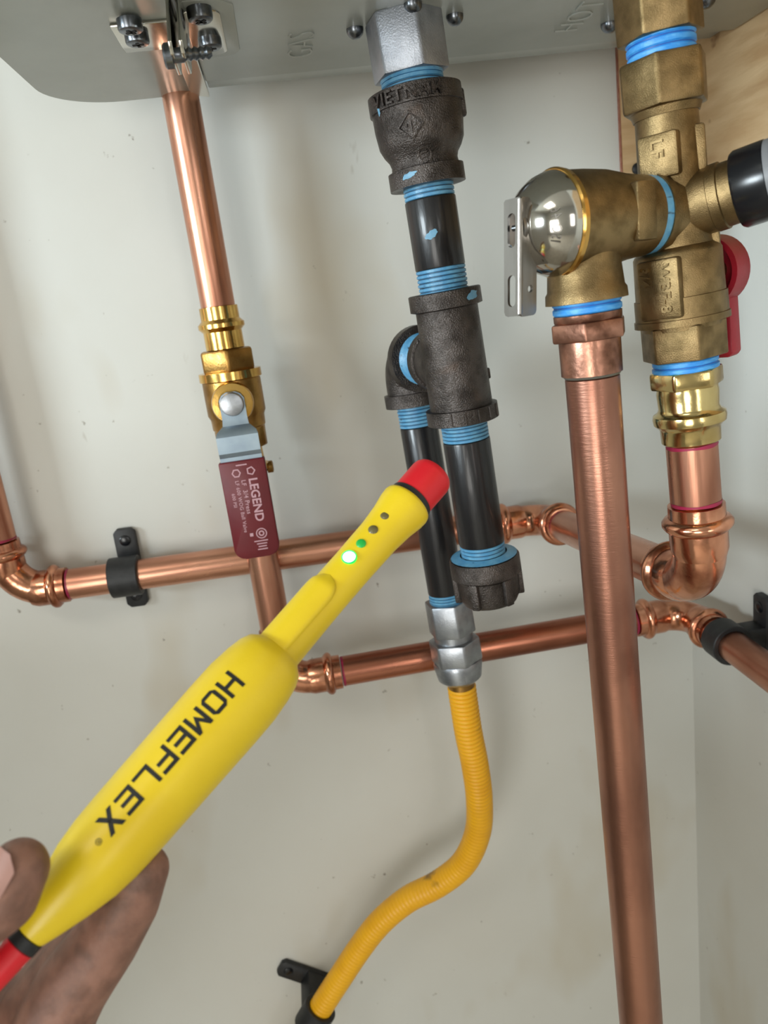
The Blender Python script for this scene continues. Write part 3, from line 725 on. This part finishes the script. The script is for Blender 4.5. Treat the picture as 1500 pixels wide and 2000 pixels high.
# body
CC = K.p(0, 0, K.t_py(408, 0.012)); tcc = K.t_py(408, 0.012)
RD = Vector((-0.965, -0.262, 0.0)).normalized()      # towards the relief valve
DD = Vector((0.72, -0.68, 0.17)).normalized()      # towards the drain port
bm = nb()
lathe(bm, K, [(u1 + 0.002, 0.0122), (u1 - 0.004, 0.0122), (tcc + 0.012, 0.0128), (tcc, 0.0150), (tcc - 0.012, 0.0142), (tcc - 0.016, 0.0152)], 40)
lathe(bm, Ax(CC, RD, (0, 0, 1)), [(0, 0.0148), (0.009, 0.0150), (0.0100, 0.0160), (0.0135, 0.0160), (0.0137, 0.0140)], 40)
lathe(bm, Ax(CC, DD, (0, 0, 1)), [(0, 0.0128), (0.009, 0.0130), (0.016, 0.0127), (0.0163, 0.0131), (0.0200, 0.0131), (0.0204, 0.0124), (0.030, 0.0122)], 40)
body = mk('valve_body', bm, BRASSC, iso)
bm = nb()
m0, _ = K.row(486, 170)
lr = K.prof([(470, 116), (483, 158), (489, 164), (574, 166), (575, 172), (616, 172), (617, 177), (630, 177), (631, 150), (640, 148)])
lathe(bm, K, lr, 48)
mk('ball_housing', bm, BRASSC, iso)
bm = nb(); h0, hr = K.row(632, 140); h1, _ = K.row(702, 140); hexa(bm, K, h1, h0, hr * 1.0, R_(-8), 6, 0.0008); mk('hex_end', bm, BRASSC, iso)
# raised plates with letters
def plate(parent, ax, ang, x, hw, t0, t1, word, size, words2=None):
    s = ax.sub(0, ang); bm = nb()
    tm = (t0 + t1) / 2
    box(bm, s, (x - 0.004, 0, tm), (0.008, hw * 2, abs(t1 - t0)), 0.0012)
    p = mk('raised_plate', bm, BRASSC, parent)
    for k, (wd, off, sz) in enumerate(word):
        tb = text_geo(wd, sz, 0.0005, spacing=1.1, bold=0.0001)
        map_text(tb, lambda xx, yy, zz: s.p(x + 0.0002 + zz, off + yy, max(t0, t1) - 0.0022 - xx))
        mk('raised_lettering', tb, BRASSC, p, smooth=25)
    return p
pa, _ = K.row(250, 118); pb, _ = K.row(338, 118)
plate(iso, K, R_(-45), 0.0142, 0.0078, pa, pb, [('LF', -0.0022, 0.0068)], 0)
plate(iso, K, R_(62), 0.0138, 0.0070, pa + 0.001, pb, [], 0)
pa, _ = K.row(492, 165); pb, _ = K.row(612, 170)
plate(iso, K, R_(-52), 0.0194, 0.0088, pa, pb, [('WBF-8', 0.0010, 0.0062), ('3/4', -0.0074, 0.0058)], 0)
# small gusset fins under the drain port
bm = nb(); box(bm, K.sub((tcc + lr[1][0]) / 2 - 0.006, R_(55)), (0.0120, 0, 0), (0.010, 0.0030, 0.016), 0.0008); mk('gusset', bm, BRASSC, iso)
# red handle on its right side
HX = K.sub(0, R_(118)).x; HYv = K.z.cross(HX)
hs = K.t_py(545, 0.0)
SH = Ax(K.p(0, 0, hs), HX, K.z)
bm = nb(); lathe(bm, SH, [(0.012, 0.0070), (0.0225, 0.0062), (0.0230, 0.0048), (0.030, 0.0045)], 28); mk('stem', bm, BRASSC, iso)
bm = nb()
# hub disc and paddle of the handle, lying in the plane across the stem
oh = [(-0.010, -0.0085), (-0.010, 0.0085), (-0.036, 0.0085), (-0.038, 0.0065), (-0.038, -0.0065), (-0.036, -0.0085)]
poly(bm, SH, oh, 0.0225, 0.0300, 0.0012)
lathe(bm, SH, [(0.0285, 0.0002), (0.0285, 0.0122), (0.0190, 0.0126), (0.0190, 0.0150), (0.0290, 0.0150), (0.0310, 0.0136), (0.0315, 0.0090)], 36)
mk('handle', bm, REDH, iso, label='red cast handle')
# drain cap
DA = Ax(CC, DD, (0, 0, 1))
bm = nb(); lathe(bm, DA, [(0.0250, 0.0128), (0.0252, 0.0142), (0.0264, 0.0149), (0.0372, 0.0149), (0.0374, 0.0130)], 44); dcap = mk('drain_cap', bm, BLKG, iso, label='glossy black drain cap')
bm = nb(); lathe(bm, DA, [(0.0372, 0.0130), (0.0374, 0.0146), (0.0398, 0.0146), (0.0400, 0.0120)], 44); mk('seal_ring', bm, GREYP, dcap)
bm = nb(); lathe(bm, DA, [(0.0398, 0.0120), (0.0400, 0.0150), (0.056, 0.0150), (0.058, 0.0136), (0.0582, 0.001)], 44); mk('cap_end', bm, BLKG, dcap)

# press adapter, short pipe
adp = thing('press_adapter', K.p(0, 0, K.t_py(872)), 'shiny pale brass press adapter below the isolation valve', 'pipe fitting')
a_, ra = K.row(696, 126); b_, rb = K.row(724, 126)
thread_obj(K, a_ + 0.004, b_ - 0.001, ra * 0.98, BLUE2, BLUEG2, adp, 0.0030, 0.0006)
bm = nb(); h0, hr = K.row(724, 122); h1, _ = K.row(760, 122); hexa(bm, K, h1, h0, hr * 1.0, R_(14), 6, 0.0014); mk('hex_collar', bm, BRASSN, adp)
bm = nb(); rows = K.prof([(758, 112), (770, 116), (800, 112), (808, 118), (814, 134), (822, 137), (832, 134), (838, 118), (842, 112), (868, 110), (870, 104)])
lathe(bm, K, rows, 40); mk('press_socket', bm, BRASSN, adp)
pipe('copper_pipe', E4 + K.z * 0.0403, K.p(0, 0, rows[-1][0]), COPV, 'short copper pipe between the brass adapter and the large elbow', marks=(0.0012, -0.0012), r=PR)

# ------------------------------------------------------------------ relief valve and drain pipe
VT = CC + RD * 0.0466
dB = PY(1252, 2000, VT.y)
D = Ax(VT, VT - dB)
rel = thing('relief_valve', D.p(0, 0, D.t_py(590)), 'cast brass pressure relief valve with a chrome dome and test lever', 'valve')
RA = Ax(CC, RD, (0, 0, 1))
bm = nb(); lathe(bm, RA, [(0.0130, 0.0142), (0.0136, 0.0154), (0.0170, 0.0154), (0.0176, 0.0142)], 40); mk('thread_sealant', bm, BLUE2 if False else BLUE, rel)
bm = nb()
lathe(bm, RA, [(0.0168, 0.0140), (0.0170, 0.0156), (0.0220, 0.0160), (0.0270, 0.0166), (0.037, 0.0186), (0.046, 0.0192), (0.0570, 0.0194), (0.0575, 0.0190)], 44)
dl = D.prof([(431, 136), (470, 138), (520, 142), (560, 148), (566, 156), (586, 158), (587, 146)])
lathe(bm, D, dl, 44)
mk('body', bm, BRASSC, rel)
bm = nb(); fx = RA.sub(0.0265, R_(0)); 
fl = Ax(CC + RD * 0.0290, Vector((-RD.y, RD.x, 0)) if Vector((-RD.y, RD.x, 0)).y < 0 else Vector((RD.y, -RD.x, 0)), (0, 0, 1))
box(bm, fl, (0.0005, 0, 0.0145), (0.0215, 0.0090, 0.0072), 0.0008); mk('wrench_flat', bm, BRASSC, rel)
bm = nb(); lathe(bm, RA, [(0.0570, 0.0180), (0.0572, 0.0203), (0.0592, 0.0206), (0.0600, 0.0200), (0.0602, 0.018)], 48); mk('rim', bm, BRASSP, rel)
bm = nb(); lathe(bm, RA, [(0.0595, 0.0197), (0.0620, 0.0194), (0.0662, 0.0178), (0.0702, 0.0150), (0.0732, 0.0116), (0.0752, 0.0078), (0.0760, 0.0040), (0.0762, 0.0002)], 48); dome = mk('dome', bm, CHROME, rel, label='chrome dome with stamped letters')
tb = text_geo('ISO 46', 0.0042, 0.0, spacing=1.15)
map_text(tb, lambda x, y, z: RA.p((0.0168 + (y - 0.002) * 0.85) * math.cos(R_(-118) + x / 0.017), (0.0168 + (y - 0.002) * 0.85) * math.sin(R_(-118) + x / 0.017), 0.0678 - (y - 0.002) * 1.0 + 0.0006))
mk('stamped_letters', tb, M('stamp_shadow', (120, 116, 110), 0.35, 1.0), dome, smooth=0)
bm = nb(); lathe(bm, RA, [(0.0735, 0.0068), (0.0768, 0.0068), (0.0771, 0.0062), (0.0772, 0.0002)], 32); mk('stem_disc', bm, STEEL, rel)
# test lever: bent channel with slots
OUT = RD.copy(); FRN = fl.z                       # outwards along valve, and square to it towards the room
lev0 = CC + RD * 0.0640 + FRN * 0.004
LA = Ax(lev0, (0, 0, 1), OUT)                     # x = out along the dome axis
def slotted(bm, org, u, v, n, w, h0, h1, slots, th=0.0013):
    """plate in the u (across) / v (up) plane with stadium slots"""
    def pt(a, b, c): return org + u * a + v * b + n * c
    def loop_at(c): pass
    # build by columns of quads: 2D grid with holes approximated by stadium rings
    b2 = bmesh.new()
    outer = [(-w / 2, h0), (w / 2, h0), (w / 2, h1), (-w / 2, h1)]
    es = []
    def ring(ps):
        vs = [b2.verts.new((x, y, 0)) for x, y in ps]
        for k in range(len(vs)): es.append(b2.edges.new((vs[k], vs[(k + 1) % len(vs)])))
    rc = 0.0018
    ring([(-w / 2 + rc, h0), (w / 2 - rc, h0), (w / 2 - rc * 0.3, h0 + rc * 0.3), (w / 2, h0 + rc), (w / 2, h1 - rc * 0.4), (w / 2 - rc * 0.4, h1), (-w / 2 + rc * 0.4, h1), (-w / 2, h1 - rc * 0.4), (-w / 2, h0 + rc), (-w / 2 + rc * 0.3, h0 + rc * 0.3)])
    for cx_, cy_, rad_, half in slots:
        ps = []
        for k in range(9): a = math.pi * k / 8; ps.append((cx_ + rad_ * math.cos(a), cy_ + half + rad_ * math.sin(a)))
        for k in range(9): a = math.pi + math.pi * k / 8; ps.append((cx_ + rad_ * math.cos(a), cy_ - half + rad_ * math.sin(a)))
        if half < 1e-6: ps = ps[:8] + ps[9:17]
        ring(ps)
    bmesh.ops.triangle_fill(b2, edges=es, use_beauty=True, use_dissolve=False)
    r = bmesh.ops.extrude_face_region(b2, geom=b2.faces[:])
    for e in r['geom']:
        if isinstance(e, bmesh.types.BMVert): e.co.z += th
    for v_ in b2.verts: v_.co = pt(v_.co.x, v_.co.y, v_.co.z)
    m_ = bpy.data.meshes.new('tmp'); b2.to_mesh(m_); b2.free(); bm.from_mesh(m_); bpy.data.meshes.remove(m_)
Zv = Vector((0, 0, 1))
e1 = (FRN * 0.80 + OUT * -0.60).normalized()      # right flange runs back to the dome
e2 = (OUT * 0.80 + FRN * -0.60).normalized()
apex = CC + RD * 0.0796
bend = P(1017, 430, depth(apex) - 0.006)
ztop = P(1017, 386, depth(bend)).z - bend.z; zbot = P(1017, 622, depth(bend)).z - bend.z
Zv = (Zv + CR * 0.075 - CF * 0.02).normalized()
bm = nb()
wR, wL = 0.0092, 0.0082
u1_ = (-OUT * 0.86 + FRN * -0.10 + OUT * 0 ).normalized()
uR = (Vector(CR) * 0.78 + CF * 0.62); uR.z = 0; uR.normalize()
uL = (-Vector(CR) * 0.62 + CF * 0.78); uL.z = 0; uL.normalize()
nR = Zv.cross(uR).normalized() * 1.0; nL = Zv.cross(uL).normalized()
nR = nR if nR.dot(CF) > 0 else -nR; nL = nL if nL.dot(CF) > 0 else -nL
slotted(bm, bend + uR * wR / 2, uR, Zv, nR, wR, zbot, ztop, [(0.0006, ztop - 0.0100, 0.0016, 0.0), (0.0010, zbot + 0.0100, 0.0014, 0.0)])
slotted(bm, bend + uL * wL / 2, uL, Zv, nL, wL, zbot + 0.0005, ztop + 0.0002, [(0.0004, ztop - 0.0110, 0.0019, 0.0042), (0.0004, zbot + 0.0100, 0.0019, 0.0040)])
tube(bm, [bend + nR * 0.0004 + Zv * (zbot + 0.0012), bend + nR * 0.0004 + Zv * (ztop - 0.0006)], 0.0011, 12)
mk('test_lever', bm, STEEL, rel, smooth=25)
bm = nb(); pA_ = bend + uR * 0.0058 + Zv * (ztop - 0.0100); tube(bm, [pA_ - nR * 0.0022 - uR * 0.001, apex - RD * 0.002], 0.0011, 14); mk('lever_pin', bm, SCREW, rel)

# copper male adapter and the drain pipe
mad = thing('male_adapter', D.p(0, 0, D.t_py(735)), 'weathered copper male adapter with a scarred hex below the relief valve', 'pipe fitting')
a_, ra = D.row(582, 134); b_, rb = D.row(612, 133)
thread_obj(D, a_ + 0.004, b_, ra * 0.99, BLUE2, BLUEG2, mad, 0.0034, 0.0006)
bm = nb(); lathe(bm, D, D.prof([(610, 126), (611, 131), (624, 130), (628, 124)]), 40); h0, hr = D.row(626, 138); h1, _ = D.row(664, 138)
hexa(bm, D, h1, h0, hr * 0.965, R_(34), 6, 0.0009); lathe(bm, D, D.prof([(662, 118), (666, 119), (728, 117), (733, 117), (734, 108)]), 40)
mk('adapter_body', bm, COPD, mad)
bm = nb(); lathe(bm, D, D.prof([(732, 112), (735, 110), (738, 106)]), 40); mk('solder_bead', bm, M('solder', (128, 126, 118), 0.45, 0.8), mad)
tA = D.t_py(734)
pipe('copper_pipe', D.p(0, 0, D.t_py(2150)), D.p(0, 0, tA), COPDRAIN, 'long tarnished copper drain pipe dropping from the relief valve', r=PR)

# ------------------------------------------------------------------ leak tester
tA3 = P(55, 1830, 0.224); tB3 = P(830, 945, 0.310)
TZ = (tB3 - tA3).normalized(); tl = (tB3 - tA3).length
T = Ax(tA3, TZ, CAM - (tA3 + tB3) / 2)
S_A, S_B = -1340.0, -163.6
def s2t(s):                                        # place along the axis seen at picture offset s
    f = (s - S_A) / (S_B - S_A)                    # image fraction -> fraction along the real axis
    dA, dB_ = depth(tA3), depth(tB3)
    g = f * dA / (dB_ + f * (dA - dB_)) if False else (f * dA) / (f * dA + (1 - f) * dB_)
    return g * tl
def tr(s, half):
    t = s2t(s); return t, half * depth(T.p(0, 0, t)) / FPX
def trs(rows): return [tr(a, b) for a, b in rows]
tester = thing('leak_tester', T.p(0, 0, 0), 'yellow pen shaped gas leak tester with a red tip held in the hand', 'tester')
bm = nb()
lathe(bm, T, trs([(-1336, 31), (-1330, 34), (-1290, 46), (-1230, 62), (-1165, 76), (-1110, 81.5), (-1050, 83), (-900, 83.5), (-760, 84), (-705, 83), (-660, 78), (-630, 72), (-612, 64), (-602, 52), (-595, 46), (-470, 42), (-380, 41), (-300, 42), (-262, 45.5), (-236, 50.5), (-222, 51.5), (-216, 50), (-213, 44)]), 56)
case = mk('body', bm, YEL, tester, smooth=50)
bm = nb(); lathe(bm, T, trs([(-216, 40), (-214, 45), (-204, 45), (-202, 40)]), 48); mk('seal_ring', bm, BLKP, tester)
bm = nb(); lathe(bm, T, trs([(-203, 42), (-202, 43), (-150, 43), (-143, 41.5), (-138, 38), (-135, 20), (-134.5, 1)]), 48); mk('sensor_tip', bm, REDP, tester, label='red sensor cap')
bm = nb(); lathe(bm, T, trs([(-1364, 30), (-1363, 33.5), (-1338, 33.5), (-1336, 30)]), 44); mk('tail_ring', bm, BLKP, tester)
bm = nb(); lathe(bm, T, trs([(-1500, 10), (-1498, 24), (-1485, 28), (-1420, 30), (-1366, 31.5), (-1364, 30)]), 44); mk('tail_cap', bm, REDP, tester, label='red end cap')
# raised switch pad on the shoulder of the neck
bm = nb()
ta_, tb_ = s2t(-640), s2t(-430); pr = 40 * depth(T.p(0, 0, tb_)) / FPX
n = 28; rows_ = []
for i in range(n + 1):
    t = ta_ + (tb_ - ta_) * i / n
    u = i / n
    wd = 0.90 * (math.sqrt(max(0.0, 1 - ((u - 0.78) / 0.22) ** 2)) if u > 0.78 else 1.0)
    rowv = []
    base_r = 41.5 * depth(T.p(0, 0, t)) / FPX
    hgt = 0.0016 * min(1, (1 - u) * 9) 
    for k in range(17):
        v = -1 + 2 * k / 16; ang = R_(-32) + v * wd
        edge = min(1, (1 - abs(v)) * 5)
        rr_ = base_r + hgt * (edge ** 0.5) - 0.0006 * (1 - edge)
        rowv.append(bm.verts.new(T.p(rr_ * math.cos(ang), rr_ * math.sin(ang), t)))
    rows_.append(rowv)
for a, b in zip(rows_, rows_[1:]):
    for k in range(16): bm.faces.new((a[k], a[k + 1], b[k + 1], b[k]))
mk('switch_pad', bm, YEL, case, smooth=60)
# indicator lights
an = R_(-24)
led_s = [(741, 1020), (718.7, 1045.9), (696, 1072.5), (673.3, 1098.7)]
for (px, py), mt, rl, lb in zip(led_s, (LEDOFF, LEDOFF, LEDMID, LEDON), (0.0019, 0.0019, 0.0019, 0.0023), (None, None, 'dim green indicator light', 'bright green lit indicator light')):
    s = 0.659 * px - 0.752 * py; t = s2t(s); r0_ = 41.6 * depth(T.p(0, 0, t)) / FPX
    la = Ax(T.p(0, 0, t), T.x * math.cos(an) + T.y * math.sin(an), T.z); bm = nb()
    lathe(bm, la, [(r0_ - 0.001, rl), (r0_ + 0.0001, rl), (r0_ + 0.0005, rl * 0.8), (r0_ + 0.0007, rl * 0.35)], 24)
    li = mk('indicator_light', bm, mt, tester, label=lb)
    if lb and lb.startswith('bright'):
        bm = nb(); lathe(bm, la, [(r0_ - 0.001, rl), (r0_ + 0.0002, rl), (r0_ + 0.0006, rl * 1.12), (r0_ + 0.0002, rl * 1.26), (r0_ - 0.001, rl * 1.26)], 24, False); mk('lens_rim', bm, LEDRIM, li)
# printed name along the body
def block_word(word, pitch=1.20, t=0.21, b=0.17):
    """wide block capitals with heavy stems and thinner bars, each stroke a flat quad"""
    bm = nb()
    def q(*ps): bm.faces.new([bm.verts.new((x + ox, y, 0)) for x, y in ps])
    def r(x0, y0, x1, y1): q((x0, y0), (x1, y0), (x1, y1), (x0, y1))
    for k, ch in enumerate(word):
        ox = k * pitch; m0, m1 = 0.5 - b / 2, 0.5 + b / 2
        if ch in 'HMEFL': r(0, 0, t, 1)
        if ch in 'HM': r(1 - t, 0, 1, 1)
        if ch == 'H': r(t, m0, 1 - t, m1)
        if ch == 'M': q((t, 1), (t, 0.68), (0.5, 0.24), (0.5, 0.56)); q((1 - t, 0.68), (1 - t, 1), (0.5, 0.56), (0.5, 0.24))
        if ch == 'O':
            c = 0.16
            r(0, c, t, 1 - c); r(1 - t, c, 1, 1 - c); r(c + 0.05, 0, 0.95 - c, b); r(c + 0.05, 1 - b, 0.95 - c, 1)
            q((0, c), (c + 0.05, 0), (c + 0.05, b), (t, c)); q((1, c), (1 - t, c), (0.95 - c, b), (0.95 - c, 0))
            q((0, 1 - c), (t, 1 - c), (c + 0.05, 1 - b), (c + 0.05, 1)); q((1, 1 - c), (0.95 - c, 1), (0.95 - c, 1 - b), (1 - t, 1 - c))
        if ch in 'EL': r(t, 0, 1, b)
        if ch in 'EF': r(t, 1 - b, 1, 1); r(t, m0, 0.94, m1)
        if ch == 'X':
            q((0, 0), (0.27, 0), (0.635, 0.5), (0.365, 0.5)); q((0.73, 0), (1, 0), (0.635, 0.5), (0.365, 0.5))
            q((0, 1), (0.365, 0.5), (0.635, 0.5), (0.27, 1)); q((0.73, 1), (0.365, 0.5), (0.635, 0.5), (1, 1))
    return bm
tb = block_word('HOMEFLEX')
x0, x1, y0, y1 = text_size(tb)
tS, tE = s2t(-703), s2t(-1082)
def pen_print(tb, tS, tE, a_lo, a_hi, x0, x1, y0, y1, cuts=10):
    def fn(x, y, z):
        t = tS + (tE - tS) * (x - x0) / (x1 - x0)
        ang = a_lo + (a_hi - a_lo) * (y - y0) / (y1 - y0)
        rr_ = 0.5 * (tr(-1000, 83)[1] + tr(-760, 84)[1])
        # radius of the body at t
        rr_ = body_r(t) + 0.00015
        return T.p(rr_ * math.cos(ang), rr_ * math.sin(ang), t)
    return map_text(tb, fn, cuts_y=[y0 + (y1 - y0) * k / cuts for k in range(1, cuts)], cuts_x=[x0 + (x1 - x0) * k / 40 for k in range(1, 40)])
prof_body = trs([(-1336, 31), (-1330, 34), (-1290, 46), (-1230, 62), (-1165, 76), (-1110, 81.5), (-1050, 83), (-900, 83.5), (-760, 84), (-705, 83), (-660, 78)])
def body_r(t):
    for (a, ra_), (b, rb_) in zip(prof_body, prof_body[1:]):
        if a <= t <= b: return ra_ + (rb_ - ra_) * (t - a) / (b - a)
    return prof_body[-1][1]
# which way round: letter tops face the lower right of the picture
pen_print(tb, tS, tE, R_(-35), R_(-4), x0, x1, y0, y1)
mk('printed_name', tb, INK, case, smooth=0)
tb = text_geo('\u00ae', 1.0); x0, x1, y0, y1 = text_size(tb)
pen_print(tb, s2t(-1096), s2t(-1110), R_(-17), R_(-8), x0, x1, y0, y1, 3); mk('printed_mark', tb, INK, case, smooth=0)

# ------------------------------------------------------------------ the hand
def capsule(bm, a, b, ra, rb, seg=14):
    a, b = Vector(a), Vector(b); d = (b - a); L = d.length; ax = Ax(a, d, (0.31, -0.8, 0.5))
    pr_ = [(-ra * math.cos(q), ra * math.sin(q)) for q in [math.pi / 2 * k / 5 for k in range(1, 6)]]
    pr_ += [(L + rb * math.sin(q), rb * math.cos(q)) for q in [math.pi / 2 * k / 5 for k in range(0, 5)]]
    pr_ = [(-ra * 0.999, ra * 0.05)] + pr_ + [(L + rb * 0.999, rb * 0.05)]
    lathe(bm, ax, pr_, seg)
def chain(bm, pts):
    for (p, ra_), (q, rb_) in zip(pts, pts[1:]): capsule(bm, p, q, ra_, rb_)
mm = 0.001
hand_bm = nb()
TH = [(P(-330, 2200, 0.240), 15 * mm), (P(-195, 1925, 0.218), 12.0 * mm), (P(-62, 1800, 0.2085), 10.2 * mm), (P(6, 1752, 0.2085), 9.7 * mm), (P(36, 1698, 0.2105), 8.5 * mm)]
chain(hand_bm, TH)
IX = [(P(40, 2140, 0.242), 12.5 * mm), (P(140, 1930, 0.249), 12.2 * mm), (P(205, 1838, 0.2485), 11.2 * mm), (P(252, 1758, 0.246), 10.2 * mm), (P(284, 1698, 0.2445), 7.8 * mm)]
chain(hand_bm, IX)
chain(hand_bm, [(P(0, 2150, 0.258), 12.5 * mm), (P(80, 1950, 0.263), 11.6 * mm), (P(158, 1838, 0.265), 10.6 * mm), (P(210, 1775, 0.262), 9.2 * mm)])
capsule(hand_bm, P(60, 1965, 0.256), P(150, 1850, 0.2575), 9.5 * mm, 8 * mm)
chain(hand_bm, [(P(-60, 2230, 0.282), 12 * mm), (P(40, 2090, 0.298), 10.2 * mm), (P(50, 2050, 0.306), 9.2 * mm), (P(-20, 2050, 0.312), 8.6 * mm), (P(-70, 2080, 0.306), 7.6 * mm)])
chain(hand_bm, [(P(-120, 2290, 0.300), 11 * mm), (P(-40, 2180, 0.316), 8.8 * mm), (P(-40, 2140, 0.323), 8 * mm), (P(-90, 2140, 0.328), 7.4 * mm), (P(-130, 2170, 0.323), 6.4 * mm)])
# palm, web and wrist
wr = P(-330, 2620, 0.300)
for q, r_ in ((P(20, 2170, 0.246), 13), (P(-30, 2210, 0.264), 13), (P(-80, 2250, 0.284), 12.5), (P(-130, 2300, 0.302), 11.5)):
    capsule(hand_bm, q, wr + (q - wr) * 0.15, r_ * mm, 18 * mm)
capsule(hand_bm, P(-330, 2200, 0.240), wr, 16 * mm, 22 * mm)
capsule(hand_bm, P(-300, 2120, 0.236), P(0, 2150, 0.250), 12 * mm, 13 * mm)
capsule(hand_bm, P(-70, 1985, 0.262), P(110, 1985, 0.266), 15 * mm, 14 * mm)
capsule(hand_bm, P(-110, 2060, 0.256), P(60, 2060, 0.262), 16 * mm, 15 * mm)
capsule(hand_bm, P(-235, 2010, 0.232), P(-40, 2080, 0.256), 10 * mm, 12 * mm)
capsule(hand_bm, wr, P(-700, 3050, 0.37), 25 * mm, 33 * mm, 20)
hand = mk('hand', hand_bm, SKIN, smooth=180, base=wr, label='dark bare left hand pinching the yellow tester between thumb and forefinger', cat='person')
rm = hand.modifiers.new('join', 'REMESH'); rm.mode = 'VOXEL'; rm.voxel_size = 0.0011; rm.use_smooth_shade = True
sm = hand.modifiers.new('soften', 'SMOOTH'); sm.factor = 0.6; sm.iterations = 14
def nail(pt, nrm, along, L, Wd):
    a = Ax(pt, nrm, along); bm = nb(); n = 12; rows_ = []
    for i in range(n + 1):
        u = -1 + 2 * i / n; w_ = Wd * (1 - 0.55 * max(0, abs(u) - 0.55) / 0.45) 
        rowv = []
        for k in range(9):
            v = -1 + 2 * k / 8
            rowv.append(bm.verts.new(a.p(u * L, v * w_, -0.30 * (v * w_) ** 2 / Wd * 1.0 - 0.0012 * max(0, -u - 0.5) + 0.0002)))
        rows_.append(rowv)
    for r0__, r1__ in zip(rows_, rows_[1:]):
        for k in range(8): bm.faces.new((r0__[k], r0__[k + 1], r1__[k + 1], r1__[k]))
    return mk('thumbnail', bm, NAIL, hand, label='pinkish thumbnail')
td = (TH[4][0] - TH[3][0]).normalized()
nn = (-CF * 0.84 - CR * 0.50 + CU * 0.10); nn = (nn - td * nn.dot(td)).normalized()
nail(TH[3][0].lerp(TH[4][0], 0.75) + nn * 0.0086, nn, td, 0.0068, 0.0060)
